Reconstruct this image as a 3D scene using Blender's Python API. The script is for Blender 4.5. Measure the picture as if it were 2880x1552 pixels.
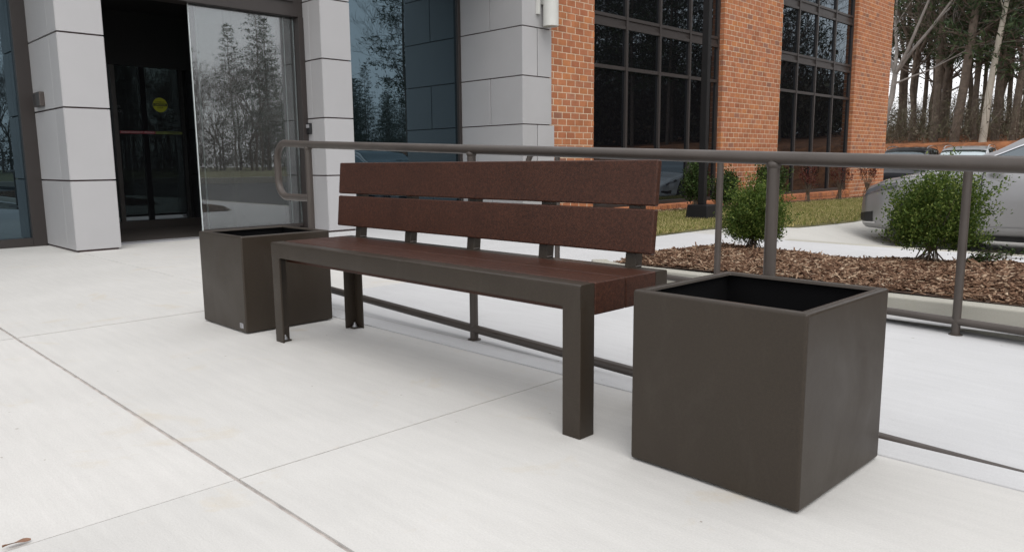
import bpy, math, random
import numpy as np
from mathutils import Vector, Matrix, noise

for o in list(bpy.data.objects):
    bpy.data.objects.remove(o)
scene = bpy.context.scene
COL = scene.collection

# ------------------------------------------------------------------ camera
FPX, RESX = 2123.24, 2880.0
CAM = Vector((1.3407, -1.6063, 0.7913))
YAW, PITCH, ROLL = -0.7870, -0.1488, -0.0085
fwd = Vector((math.sin(YAW)*math.cos(PITCH), math.cos(YAW)*math.cos(PITCH), math.sin(PITCH)))
right = Vector((math.cos(YAW), -math.sin(YAW), 0))
up = right.cross(fwd)
r2 = right*math.cos(ROLL) + up*math.sin(ROLL)
u2 = up*math.cos(ROLL) - right*math.sin(ROLL)
cam_data = bpy.data.cameras.new('camera')
cam_data.sensor_width = 36.0
cam_data.lens = FPX/RESX*36.0
cam_data.clip_start = 0.05
cam_data.clip_end = 2000
cam = bpy.data.objects.new('camera', cam_data)
COL.objects.link(cam)
m = Matrix((r2, u2, -fwd)).transposed().to_4x4()
m.translation = CAM
cam.matrix_world = m
scene.camera = cam

# ------------------------------------------------------------------ sky, sun, exposure
SUN_EL, SUN_AZ = math.radians(54), math.radians(122)      # azimuth clockwise from +Y
world = bpy.data.worlds.new('World')
scene.world = world
world.use_nodes = True
wn = world.node_tree
wn.nodes.clear()
sky = wn.nodes.new('ShaderNodeTexSky')
sky.sky_type = 'NISHITA'
sky.sun_disc = False
sky.sun_elevation = SUN_EL
sky.sun_rotation = SUN_AZ
sky.air_density = 1.0
sky.dust_density = 2.0
hsv = wn.nodes.new('ShaderNodeHueSaturation')            # thin bright overcast: little colour left in the sky
hsv.inputs['Saturation'].default_value = 0.22
hsv.inputs['Value'].default_value = 1.0
bg = wn.nodes.new('ShaderNodeBackground')
bg.inputs['Strength'].default_value = 0.15
wo = wn.nodes.new('ShaderNodeOutputWorld')
wn.links.new(sky.outputs[0], hsv.inputs['Color'])
cloud = wn.nodes.new('ShaderNodeMix')                    # even layer of high cloud over the whole sky
cloud.data_type = 'RGBA'
cloud.inputs['Factor'].default_value = 0.72
cloud.inputs['B'].default_value = (7.0, 7.0, 7.15, 1)
wn.links.new(hsv.outputs[0], cloud.inputs['A'])
wn.links.new(cloud.outputs['Result'], bg.inputs['Color'])
wn.links.new(bg.outputs[0], wo.inputs['Surface'])

sun_data = bpy.data.lights.new('sun', 'SUN')
sun_data.energy = 0.75
sun_data.angle = math.radians(38)
sun_data.color = (1.0, 0.965, 0.91)
sun = bpy.data.objects.new('sun', sun_data)
COL.objects.link(sun)
sd = Vector((math.sin(SUN_AZ)*math.cos(SUN_EL), math.cos(SUN_AZ)*math.cos(SUN_EL), math.sin(SUN_EL)))
sun.rotation_euler = sd.to_track_quat('Z', 'Y').to_euler()

scene.render.engine = 'CYCLES'
scene.view_settings.view_transform = 'Standard'
scene.view_settings.look = 'None'
scene.view_settings.gamma = 1.0
scene.view_settings.use_curve_mapping = False
scene.view_settings.exposure = 0.52
scene.cycles.max_bounces = 8
scene.cycles.transparent_max_bounces = 12

RNG = random.Random(7)

# ------------------------------------------------------------------ materials
def new_mat(name):
    mt = bpy.data.materials.new(name)
    mt.use_nodes = True
    nt = mt.node_tree
    b = nt.nodes['Principled BSDF']
    return mt, nt, b

def N(nt, kind, **kw):
    n = nt.nodes.new(kind)
    for k, v in kw.items():
        setattr(n, k, v)
    return n

def ramp(nt, fac, stops):
    r = N(nt, 'ShaderNodeValToRGB')
    els = r.color_ramp.elements
    while len(els) < len(stops):
        els.new(0.5)
    for e, (p, c) in zip(els, stops):
        e.position = p
        e.color = (c[0], c[1], c[2], 1)
    nt.links.new(fac, r.inputs['Fac'])
    return r.outputs['Color']

def noise_tex(nt, scale, detail=4, rough=0.55, coord='Object', dist=0.0, stretch=None):
    tc = N(nt, 'ShaderNodeTexCoord')
    src = tc.outputs[coord]
    if coord == 'World':
        g = N(nt, 'ShaderNodeNewGeometry')
        src = g.outputs['Position']
    if stretch:
        mp = N(nt, 'ShaderNodeMapping')
        mp.inputs['Scale'].default_value = stretch
        nt.links.new(src, mp.inputs['Vector'])
        src = mp.outputs['Vector']
    n = N(nt, 'ShaderNodeTexNoise')
    n.inputs['Scale'].default_value = scale
    n.inputs['Detail'].default_value = detail
    n.inputs['Roughness'].default_value = rough
    n.inputs['Distortion'].default_value = dist
    nt.links.new(src, n.inputs['Vector'])
    return n.outputs['Fac']

def world_noise(nt, scale, detail=4, rough=0.55, stretch=None, dist=0.0):
    g = N(nt, 'ShaderNodeNewGeometry')
    src = g.outputs['Position']
    if stretch:
        mp = N(nt, 'ShaderNodeMapping')
        mp.inputs['Scale'].default_value = stretch
        nt.links.new(src, mp.inputs['Vector'])
        src = mp.outputs['Vector']
    n = N(nt, 'ShaderNodeTexNoise')
    n.inputs['Scale'].default_value = scale
    n.inputs['Detail'].default_value = detail
    n.inputs['Roughness'].default_value = rough
    n.inputs['Distortion'].default_value = dist
    nt.links.new(src, n.inputs['Vector'])
    return n.outputs['Fac']

def mix(nt, fac, a, b, mode='MIX'):
    n = N(nt, 'ShaderNodeMix', data_type='RGBA', blend_type=mode)
    for sock, v in ((n.inputs['Factor'], fac), (n.inputs['A'], a), (n.inputs['B'], b)):
        if isinstance(v, (int, float)):
            sock.default_value = v
        elif isinstance(v, (tuple, list)):
            sock.default_value = (v[0], v[1], v[2], 1)
        else:
            nt.links.new(v, sock)
    return n.outputs['Result']

def bump(nt, b, height, strength, distance=0.01):
    bp = N(nt, 'ShaderNodeBump')
    bp.inputs['Strength'].default_value = strength
    bp.inputs['Distance'].default_value = distance
    nt.links.new(height, bp.inputs['Height'])
    nt.links.new(bp.outputs['Normal'], b.inputs['Normal'])

def concrete(name, c, stain, stain_amt):
    mt, nt, b = new_mat(name)
    big = world_noise(nt, 0.9, 5, 0.6)
    col = ramp(nt, big, [(0.3, [x*0.93 for x in c]), (0.7, [min(1, x*1.05) for x in c])])
    brush = world_noise(nt, 14, 4, 0.6, stretch=(0.25, 2.2, 1))          # broom finish
    col = mix(nt, 0.5, col, ramp(nt, brush, [(0.3, (0.91, 0.91, 0.91)), (0.7, (1.045, 1.045, 1.045))]), 'MULTIPLY')
    gr = world_noise(nt, 240, 2, 0.7)
    col = mix(nt, 0.7, col, ramp(nt, gr, [(0.3, (0.90, 0.90, 0.90)), (0.72, (1.06, 1.06, 1.06))]), 'MULTIPLY')
    oi = N(nt, 'ShaderNodeObjectInfo')
    col = mix(nt, 1.0, col, ramp(nt, oi.outputs['Random'], [(0.0, (0.965, 0.965, 0.96)), (1.0, (1.025, 1.02, 1.015))]), 'MULTIPLY')
    st = world_noise(nt, 3.1, 6, 0.65, dist=0.6)
    stf = N(nt, 'ShaderNodeMapRange')
    stf.inputs['From Min'].default_value = 0.60
    stf.inputs['From Max'].default_value = 0.74
    stf.inputs['To Max'].default_value = stain_amt
    nt.links.new(st, stf.inputs['Value'])
    col = mix(nt, stf.outputs[0], col, stain)
    sp = world_noise(nt, 38, 1, 0.4)
    spf = N(nt, 'ShaderNodeMapRange')
    spf.inputs['From Min'].default_value = 0.795
    spf.inputs['From Max'].default_value = 0.82
    spf.inputs['To Max'].default_value = 0.6
    nt.links.new(sp, spf.inputs['Value'])
    col = mix(nt, spf.outputs[0], col, (0.20, 0.17, 0.13))
    nt.links.new(col, b.inputs['Base Color'])
    b.inputs['Roughness'].default_value = 0.88
    b.inputs['Specular IOR Level'].default_value = 0.25
    bump(nt, b, world_noise(nt, 130, 4, 0.7, stretch=(0.5, 1.4, 1)), 0.22, 0.004)
    return mt

def plain(name, c, rough=0.5, metal=0.0, spec=0.5, var=0.06, vscale=6, bscale=0, bstr=0.1, bdist=0.002, speck=0.0, sscale=300, coat=0.0, rvar=0.0, rscale=3.0, speck2=0.0, sscale2=90, orand=0.0):
    mt, nt, b = new_mat(name)
    col = ramp(nt, noise_tex(nt, vscale, 5, 0.6), [(0.3, [x*(1-var) for x in c]), (0.7, [min(1, x*(1+var)) for x in c])])
    if speck:
        col = mix(nt, 1.0, col, ramp(nt, noise_tex(nt, sscale, 2, 0.7), [(0.32, (1-speck,)*3), (0.68, (1+speck,)*3)]), 'MULTIPLY')
    if speck2:
        col = mix(nt, 1.0, col, ramp(nt, noise_tex(nt, sscale2, 3, 0.75), [(0.34, (1-speck2,)*3), (0.66, (1+speck2,)*3)]), 'MULTIPLY')
    if orand:
        oi = N(nt, 'ShaderNodeObjectInfo')
        col = mix(nt, 1.0, col, ramp(nt, oi.outputs['Random'], [(0.0, (1-orand,)*3), (1.0, (1+orand,)*3)]), 'MULTIPLY')
    nt.links.new(col, b.inputs['Base Color'])
    b.inputs['Roughness'].default_value = rough
    if rvar:
        rn = ramp(nt, noise_tex(nt, rscale, 6, 0.65, dist=0.4), [(0.32, (rough-rvar,)*3), (0.68, (rough+rvar,)*3)])
        nt.links.new(rn, b.inputs['Roughness'])
    b.inputs['Metallic'].default_value = metal
    b.inputs['Specular IOR Level'].default_value = spec
    b.inputs['Coat Weight'].default_value = coat
    if bscale:
        bump(nt, b, noise_tex(nt, bscale, 3, 0.6), bstr, bdist)
    return mt

def island_mat(name, stops, rough=0.8, spec=0.25, sub=0.0, twoside=False, fine=0.0):
    """colour picked per loose piece (and per object) so every brick, chip or leaf differs"""
    mt, nt, b = new_mat(name)
    g = N(nt, 'ShaderNodeNewGeometry')
    oi = N(nt, 'ShaderNodeObjectInfo')
    ad = N(nt, 'ShaderNodeMath', operation='ADD')
    nt.links.new(g.outputs['Random Per Island'], ad.inputs[0])
    nt.links.new(oi.outputs['Random'], ad.inputs[1])
    fr = N(nt, 'ShaderNodeMath', operation='FRACT')
    nt.links.new(ad.outputs[0], fr.inputs[0])
    col = ramp(nt, fr.outputs[0], stops)
    if fine:
        col = mix(nt, 1.0, col, ramp(nt, world_noise(nt, fine, 4, 0.65), [(0.3, (0.8, 0.8, 0.8)), (0.7, (1.15, 1.15, 1.15))]), 'MULTIPLY')
    nt.links.new(col, b.inputs['Base Color'])
    b.inputs['Roughness'].default_value = rough
    b.inputs['Specular IOR Level'].default_value = spec
    if sub:
        tr = N(nt, 'ShaderNodeBsdfTranslucent')
        nt.links.new(col, tr.inputs['Color'])
        ms = N(nt, 'ShaderNodeMixShader')
        ms.inputs['Fac'].default_value = sub
        nt.links.new(b.outputs[0], ms.inputs[1])
        nt.links.new(tr.outputs[0], ms.inputs[2])
        nt.links.new(ms.outputs[0], nt.nodes['Material Output'].inputs['Surface'])
    return mt

def glass(name, refl_col, refl, body, transparent, haze=0.0):
    mt, nt, b = new_mat(name)
    nt.nodes.remove(b)
    gl = N(nt, 'ShaderNodeBsdfGlossy')
    gl.inputs['Color'].default_value = (*refl_col, 1)
    gl.inputs['Roughness'].default_value = 0.0
    if transparent:
        bd = N(nt, 'ShaderNodeBsdfTransparent')
    else:
        bd = N(nt, 'ShaderNodeBsdfDiffuse')
    bd.inputs['Color'].default_value = (*body, 1)
    fr = N(nt, 'ShaderNodeFresnel')
    fr.inputs['IOR'].default_value = 1.5
    ad = N(nt, 'ShaderNodeMath', operation='ADD', use_clamp=True)
    ad.inputs[1].default_value = refl
    nt.links.new(fr.outputs[0], ad.inputs[0])
    ms = N(nt, 'ShaderNodeMixShader')
    nt.links.new(ad.outputs[0], ms.inputs['Fac'])
    nt.links.new(bd.outputs[0], ms.inputs[1])
    nt.links.new(gl.outputs[0], ms.inputs[2])
    out = ms.outputs[0]
    if haze:                                             # painted haze: uneven grey diffuse veil that lifts the dark reflections
        df = N(nt, 'ShaderNodeBsdfDiffuse')
        df.inputs['Color'].default_value = (0.5, 0.5, 0.5, 1)
        m2 = N(nt, 'ShaderNodeMixShader')
        nz = ramp(nt, noise_tex(nt, 1.4, 5, 0.6, dist=0.5), [(0.3, (haze*0.6,)*3), (0.7, (haze*1.4,)*3)])
        nt.links.new(nz, m2.inputs['Fac'])
        nt.links.new(out, m2.inputs[1]); nt.links.new(df.outputs[0], m2.inputs[2])
        out = m2.outputs[0]
    nt.links.new(out, nt.nodes['Material Output'].inputs['Surface'])
    return mt

M = {}
M['plaza'] = concrete('concrete_plaza', (0.565, 0.555, 0.535), (0.50, 0.41, 0.27), 0.40)
M['ramp'] = concrete('concrete_ramp', (0.53, 0.532, 0.538), (0.43, 0.42, 0.41), 0.3)
M['kerb'] = concrete('concrete_kerb', (0.41, 0.395, 0.345), (0.34, 0.33, 0.22), 0.4)
M['lot'] = concrete('concrete_lot', (0.50, 0.49, 0.46), (0.30, 0.29, 0.27), 0.4)
M['asphalt'] = plain('asphalt', (0.055, 0.055, 0.056), 0.92, var=0.25, vscale=0.6, speck=0.3, sscale=60)
M['filler'] = plain('joint_filler', (0.40, 0.36, 0.335), 0.9, var=0.3, vscale=20)
M['cut'] = plain('joint_dirt', (0.22, 0.20, 0.17), 0.95, var=0.5, vscale=14)
M['bronze'] = plain('powder_coat_bronze', (0.0305, 0.0225, 0.0155), 0.40, spec=0.36, var=0.10, vscale=2.2, rvar=0.09, rscale=2.5, speck2=0.10, sscale2=140, bscale=420, bstr=0.35, bdist=0.0006, speck=0.22, sscale=700)
_nt = M['bronze'].node_tree; _b = _nt.nodes['Principled BSDF']          # faint dried water and dust marks on the powder coat
_src = _b.inputs['Base Color'].links[0].from_socket
_mr = N(_nt, 'ShaderNodeMapRange')
_mr.inputs['From Min'].default_value = 0.52; _mr.inputs['From Max'].default_value = 0.75; _mr.inputs['To Max'].default_value = 0.15
_nt.links.new(noise_tex(_nt, 7, 7, 0.7, dist=0.8, stretch=(1.0, 1.0, 0.35)), _mr.inputs['Value'])
_nt.links.new(mix(_nt, _mr.outputs[0], _src, (0.085, 0.074, 0.062)), _b.inputs['Base Color'])
M['rail'] = plain('painted_steel_rail', (0.060, 0.049, 0.042), 0.42, spec=0.45, rvar=0.12, rscale=9, var=0.12, vscale=7, bscale=160, bstr=0.2, bdist=0.0006)
M['liner'] = plain('planter_liner', (0.0035, 0.0035, 0.004), 0.85, spec=0.12, var=0.1)
M['slat'] = plain('recycled_board', (0.0450, 0.0165, 0.0094), 0.46, spec=0.26, var=0.14, vscale=5, bscale=260, bstr=0.5, bdist=0.0009, speck=0.42, sscale=330, speck2=0.34, sscale2=105, orand=0.06)
M['zinc'] = plain('zinc_bolt', (0.55, 0.56, 0.58), 0.35, metal=0.9)
M['plate'] = plain('label_plate', (0.42, 0.42, 0.44), 0.4, metal=0.3)
M['ink'] = plain('label_ink', (0.12, 0.12, 0.13), 0.6)
M['panel'] = plain('metal_panel_grey', (0.405, 0.40, 0.405), 0.42, spec=0.4, var=0.035, vscale=1.3, speck=0.05, sscale=260, orand=0.045, rvar=0.06, rscale=2)
M['reveal'] = plain('panel_reveal', (0.075, 0.045, 0.042), 0.8)
M['frame'] = plain('anodised_bronze', (0.033, 0.027, 0.025), 0.4, spec=0.5, var=0.05, vscale=2)
M['dark'] = plain('dark_interior', (0.010, 0.010, 0.011), 0.8)
M['mat'] = plain('entrance_mat', (0.035, 0.028, 0.024), 0.95, var=0.25, vscale=60)
M['glass_blue'] = glass('tinted_glass_blue', (0.50, 0.70, 0.83), 0.12, (0.006, 0.009, 0.011), False)
M['glass_grey'] = glass('tinted_glass_grey', (0.58, 0.68, 0.76), 0.10, (0.005, 0.005, 0.006), False)
M['glass_door'] = glass('door_glass', (0.80, 0.80, 0.82), 0.12, (0.70, 0.74, 0.73), True, 0.045)
M['glass_inner'] = glass('inner_door_glass', (0.55, 0.62, 0.66), 0.13, (0.016, 0.016, 0.018), False)
M['glass_edge'] = plain('glass_edge', (0.62, 0.68, 0.68), 0.2, spec=0.8)
M['mortar'] = plain('mortar', (0.66, 0.56, 0.42), 0.95, var=0.12, vscale=12, bscale=120, bstr=0.4)
M['brick'] = island_mat('brick', [(0.0, (0.34, 0.128, 0.066)), (0.3, (0.43, 0.170, 0.080)), (0.6, (0.38, 0.152, 0.082)), (0.82, (0.47, 0.188, 0.078)), (0.95, (0.38, 0.165, 0.098)), (1.0, (0.25, 0.12, 0.082))], 0.9, 0.2, fine=5)
M['lamp_white'] = plain('lamp_enamel', (0.56, 0.56, 0.53), 0.4, var=0.04)
M['pole'] = plain('pole_black', (0.008, 0.0076, 0.008), 0.5, spec=0.22, var=0.1)
M['box'] = plain('button_box_bronze', (0.10, 0.085, 0.078), 0.35, metal=0.5)
M['yellow'] = plain('decal_yellow', (0.33, 0.34, 0.015), 0.6)
M['black'] = plain('decal_black', (0.01, 0.01, 0.01), 0.6)
M['red'] = plain('decal_red', (0.22, 0.025, 0.035), 0.6)
M['lime'] = plain('decal_lime', (0.12, 0.14, 0.03), 0.6)
M['pale'] = plain('decal_pale', (0.40, 0.30, 0.30), 0.6)
M['etch'] = plain('door_lettering', (0.015, 0.015, 0.016), 0.6)
M['soil'] = plain('mulch_base', (0.060, 0.034, 0.020), 0.95, var=0.4, vscale=14, bscale=30, bstr=0.8, bdist=0.02)
M['chips'] = island_mat('bark_chips', [(0.0, (0.050, 0.026, 0.016)), (0.3, (0.10, 0.053, 0.032)), (0.58, (0.165, 0.094, 0.058)), (0.8, (0.25, 0.16, 0.105)), (0.94, (0.37, 0.265, 0.18)), (1.0, (0.47, 0.37, 0.27))], 0.9, 0.15)
M['turf'] = plain('turf_soil', (0.115, 0.105, 0.040), 0.95, var=0.35, vscale=5)
M['grass'] = island_mat('grass_blades', [(0.0, (0.11, 0.14, 0.030)), (0.3, (0.19, 0.21, 0.055)), (0.55, (0.32, 0.29, 0.105)), (0.8, (0.46, 0.38, 0.18)), (1.0, (0.55, 0.46, 0.24))], 0.7, 0.2, 0.3, fine=2.2)
M['leaf'] = island_mat('boxwood_leaves', [(0.0, (0.036, 0.066, 0.012)), (0.45, (0.066, 0.108, 0.020)), (0.8, (0.12, 0.168, 0.034)), (1.0, (0.24, 0.28, 0.075))], 0.55, 0.18, 0.35)
M['leaf_dark'] = island_mat('evergreen_leaves', [(0.0, (0.020, 0.036, 0.011)), (0.6, (0.040, 0.068, 0.018)), (1.0, (0.08, 0.12, 0.03))], 0.55, 0.2, 0.25)
M['leaf_red'] = island_mat('red_leaves', [(0.0, (0.07, 0.016, 0.014)), (0.6, (0.12, 0.028, 0.022)), (1.0, (0.16, 0.07, 0.035))], 0.6, 0.3, 0.3)
M['stem'] = plain('shrub_stem', (0.12, 0.09, 0.065), 0.9, var=0.25, vscale=20)
M['bark'] = plain('tree_bark', (0.135, 0.105, 0.083), 0.95, var=0.35, vscale=5, bscale=14, bstr=0.8, bdist=0.04)
M['bark_grey'] = plain('grey_bark', (0.25, 0.225, 0.205), 0.9, var=0.25, vscale=3, bscale=12, bstr=0.5, bdist=0.03)
M['bark_pale'] = plain('dead_wood', (0.42, 0.38, 0.32), 0.9, var=0.2, vscale=2, bscale=12, bstr=0.5, bdist=0.03)
M['needles'] = island_mat('pine_needles', [(0.0, (0.020, 0.036, 0.016)), (0.5, (0.040, 0.066, 0.026)), (1.0, (0.075, 0.105, 0.042))], 0.6, 0.3, 0.2)
M['brush'] = island_mat('underbrush', [(0.0, (0.085, 0.068, 0.052)), (0.5, (0.14, 0.118, 0.088)), (0.8, (0.09, 0.095, 0.05)), (1.0, (0.22, 0.19, 0.155))], 0.9, 0.15)
M['straw'] = plain('pine_straw', (0.21, 0.080, 0.030), 0.95, var=0.55, vscale=2.6, bscale=7, bstr=0.8, bdist=0.08)
M['field'] = plain('field_grass', (0.13, 0.125, 0.055), 0.95, var=0.3, vscale=0.4)
M['tyre'] = plain('tyre_rubber', (0.02, 0.02, 0.02), 0.8)
M['rim'] = plain('alloy_rim', (0.5, 0.5, 0.52), 0.3, metal=0.8)
M['trim'] = plain('black_trim', (0.012, 0.012, 0.013), 0.5)
M['chrome'] = plain('chrome_strip', (0.7, 0.7, 0.72), 0.15, metal=1.0)
M['lens'] = plain('headlight_lens', (0.10, 0.10, 0.11), 0.1, spec=0.9, coat=0.6)
M['amber'] = plain('amber_lens', (0.65, 0.14, 0.02), 0.25)
M['red_lens'] = plain('red_lens', (0.30, 0.012, 0.012), 0.2)
M['car_glass'] = glass('car_glass', (0.75, 0.85, 0.9), 0.16, (0.012, 0.014, 0.016), False)
M['screen_glass'] = glass('pale_windscreen', (0.8, 0.9, 0.92), 0.55, (0.05, 0.06, 0.062), False)
def paint(name, c, metal=0.55, rough=0.38):
    return plain(name, c, rough, metal=metal, var=0.02, coat=0.35)
M['silver'] = paint('silver_paint', (0.29, 0.287, 0.292))
M['car_black'] = paint('black_paint', (0.015, 0.016, 0.02), 0.2)
M['car_grey'] = paint('grey_paint', (0.12, 0.125, 0.14))
M['car_light'] = paint('light_silver_paint', (0.45, 0.46, 0.47))
M['dry'] = plain('dry_leaf', (0.23, 0.13, 0.085), 0.9, var=0.3, vscale=40)

# ------------------------------------------------------------------ object helpers
class MB:
    def __init__(self):
        self.v = []; self.f = []
    def add(self, vs, fs):
        b = len(self.v)
        self.v.extend([tuple(p) for p in vs])
        self.f.extend([tuple(b+i for i in q) for q in fs])
        return self
    def box(self, x0, x1, y0, y1, z0, z1):
        vs = [(x0,y0,z0),(x1,y0,z0),(x1,y1,z0),(x0,y1,z0),(x0,y0,z1),(x1,y0,z1),(x1,y1,z1),(x0,y1,z1)]
        return self.add(vs, [(0,3,2,1),(4,5,6,7),(0,1,5,4),(1,2,6,5),(2,3,7,6),(3,0,4,7)])
    def prism(self, poly, a0, a1, axis):
        """extrude a 2D polygon along an axis; poly in the other two axes (x: y,z  y: x,z  z: x,y)"""
        n = len(poly)
        def P(p, a):
            return {'x': (a, p[0], p[1]), 'y': (p[0], a, p[1]), 'z': (p[0], p[1], a)}[axis]
        vs = [P(p, a0) for p in poly] + [P(p, a1) for p in poly]
        fs = [tuple(range(n)), tuple(range(2*n-1, n-1, -1))]
        for i in range(n):
            j = (i+1) % n
            fs.append((i, i+n, j+n, j))
        return self.add(vs, fs)
    def tube(self, pts, rad, n=10, cap=True):
        pts = [Vector(p) for p in pts]
        if not isinstance(rad, (list, tuple)):
            rad = [rad]*len(pts)
        b = len(self.v)
        ref = None
        for i, p in enumerate(pts):
            if i == 0: t = pts[1]-pts[0]
            elif i == len(pts)-1: t = pts[-1]-pts[-2]
            else: t = (pts[i+1]-pts[i]).normalized() + (pts[i]-pts[i-1]).normalized()
            t.normalize()
            if ref is None:
                ref = Vector((0,0,1)) if abs(t.z) < 0.9 else Vector((1,0,0))
            u = t.cross(ref)
            if u.length < 1e-5:
                u = t.orthogonal()
            u.normalize(); w = u.cross(t); ref = w
            for k in range(n):
                a = 2*math.pi*k/n
                q = p + (u*math.cos(a) + w*math.sin(a))*rad[i]
                self.v.append(tuple(q))
        for i in range(len(pts)-1):
            for k in range(n):
                a = b+i*n+k; c = b+i*n+(k+1) % n
                self.f.append((a, c, c+n, a+n))
        if cap:
            self.f.append(tuple(b+k for k in range(n-1, -1, -1)))
            e = b+(len(pts)-1)*n
            self.f.append(tuple(e+k for k in range(n)))
        return self
    def lathe(self, prof, n=24, axis='z', origin=(0,0,0), cap=True):
        b = len(self.v); ox, oy, oz = origin
        for r, h in prof:
            for k in range(n):
                a = 2*math.pi*k/n
                c, s = r*math.cos(a), r*math.sin(a)
                p = {'z': (c, s, h), 'y': (c, h, s), 'x': (h, c, s)}[axis]
                self.v.append((p[0]+ox, p[1]+oy, p[2]+oz))
        for i in range(len(prof)-1):
            for k in range(n):
                a = b+i*n+k; c = b+i*n+(k+1) % n
                self.f.append((a, c, c+n, a+n))
        if cap:
            self.f.append(tuple(b+k for k in range(n-1, -1, -1)))
            e = b+(len(prof)-1)*n
            self.f.append(tuple(e+k for k in range(n)))
        return self
    def mesh(self, name, mat, smooth=False):
        me = bpy.data.meshes.new(name)
        me.from_pydata(self.v, [], self.f)
        if mat is not None:
            me.materials.append(mat)
        if smooth:
            me.polygons.foreach_set('use_smooth', [True]*len(me.polygons))
        me.update()
        return me
    def build(self, name, mat, parent=None, smooth=False, bevel=0.0, seg=2, fix=True):
        me = self.mesh(name, mat, smooth)
        if fix:
            import bmesh
            bm = bmesh.new(); bm.from_mesh(me)
            bmesh.ops.recalc_face_normals(bm, faces=bm.faces)
            bm.to_mesh(me); bm.free()
        o = link(name, me, parent)
        if bevel:
            bv = o.modifiers.new('bevel', 'BEVEL')
            bv.width = bevel; bv.segments = seg; bv.limit_method = 'ANGLE'
            bv.angle_limit = math.radians(40)
            bv.harden_normals = True
            me.polygons.foreach_set('use_smooth', [True]*len(me.polygons))
        elif smooth:
            sm_angle(me)
        return o

def sm_angle(me, ang=40):
    try:
        me.set_sharp_from_angle(angle=math.radians(ang))
    except Exception:
        pass

def link(name, me, parent=None):
    o = bpy.data.objects.new(name, me)
    COL.objects.link(o)
    if parent is not None:
        o.parent = parent
    return o

def tag(o, label=None, cat=None, group=None, kind=None):
    if label: o['label'] = label
    if cat: o['category'] = cat
    if group: o['group'] = group
    if kind: o['kind'] = kind
    return o

def thing(name, label, cat, loc=(0,0,0), rz=0.0, group=None):
    o = bpy.data.objects.new(name, None)
    o.empty_display_size = 0.2
    COL.objects.link(o)
    o.location = loc; o.rotation_euler = (0,0,rz)
    return tag(o, label, cat, group)

def copy_tree(o, parent=None):
    c = o.copy(); COL.objects.link(c); c.parent = parent
    for ch in o.children:
        copy_tree(ch, c)
    return c

def arrays_mesh(name, V, F, mat):
    """big joined meshes from numpy arrays (V: n,3; F: m,k)"""
    V = np.asarray(V, dtype=np.float32); F = np.asarray(F, dtype=np.int32)
    me = bpy.data.meshes.new(name)
    k = F.shape[1]
    me.vertices.add(len(V)); me.vertices.foreach_set('co', V.ravel())
    me.loops.add(F.size); me.loops.foreach_set('vertex_index', F.ravel())
    me.polygons.add(len(F))
    me.polygons.foreach_set('loop_start', np.arange(0, F.size, k, dtype=np.int32))
    me.polygons.foreach_set('loop_total', np.full(len(F), k, dtype=np.int32))
    me.materials.append(mat)
    me.update(calc_edges=True)
    me.validate()
    return me

def ss(a, b, x):
    t = min(max((x-a)/(b-a), 0), 1)
    return t*t*(3-2*t)

# ------------------------------------------------------------------ ground
KY = 6.0
def H(x, y):
    t = ss(-3.4, -1.8, x)
    w = -0.012*max(0, y-4)
    if y > 19: t = max(t, ss(19, 24, y))
    e = -0.008*max(0, min(y, KY)-2.5)
    if y > KY:
        e += -0.09 - 0.22*ss(KY, 8.8, y) - 0.010*max(0, y-8.8)
    return w*(1-t) + e*t

def height_sheet(name, xs, ys, fn, mat, kind='structure', keep=None):
    V = []; F = []
    for y in ys:
        for x in xs:
            V.append((x, y, fn(x, y)))
    nx = len(xs)
    for j in range(len(ys)-1):
        for i in range(nx-1):
            if keep and not keep(0.5*(xs[i]+xs[i+1]), 0.5*(ys[j]+ys[j+1])):
                continue
            a = j*nx+i
            F.append((a, a+1, a+nx+1, a+nx))
    o = link(name, arrays_mesh(name, V, F, mat))
    o.data.polygons.foreach_set('use_smooth', [True]*len(o.data.polygons))
    tag(o, kind=kind)
    return o

lin = lambda a, b, n: [a+(b-a)*i/(n-1) for i in range(n)]
g = MB().box(-600, 600, -600, 600, -1.9, -1.2).build('ground', M['field'])
tag(g, kind='structure')

# paved walk round the planting bed, and the car park (light concrete)
xs = lin(-9.0, -3.6, 8) + lin(-3.4, -1.6, 10) + lin(-1.2, 8.0, 12)
ys = lin(2.40, KY-0.004, 12)
walk = height_sheet('walk', xs, ys, lambda x, y: H(x, y)-0.006*(1 if y < 2.6 else 0)-0.002, M['ramp'])
xs = lin(-6.0, -3.6, 5) + lin(-3.4, -1.6, 12) + lin(-1.2, -0.6, 3)
ys = [KY-0.003, KY+0.012] + lin(KY+0.2, 9, 14) + lin(9.6, 31, 18)
lot = height_sheet('apron', xs, ys, lambda x, y: H(x, y)-0.003, M['lot'])
asp = height_sheet('car_park', lin(-0.6, 8, 8) + lin(10, 36, 10), ys, lambda x, y: H(x, y)-0.003, M['asphalt'])
drv = height_sheet('driveway', lin(8.0, 36, 14), lin(-40, KY-0.003, 14), lambda x, y: H(x, KY)-0.12*ss(8, 9.5, x)-0.004, M['asphalt'])
tag(MB().box(36.0, 36.35, -40, 31, -0.9, -0.05).build('driveway_kerb', M['kerb'], bevel=0.03), kind='structure')
lot2 = height_sheet('car_park_edge', lin(-40, -5.9, 10), lin(20.2, 31, 12), lambda x, y: H(x, y)-0.003, M['lot'])

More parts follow.
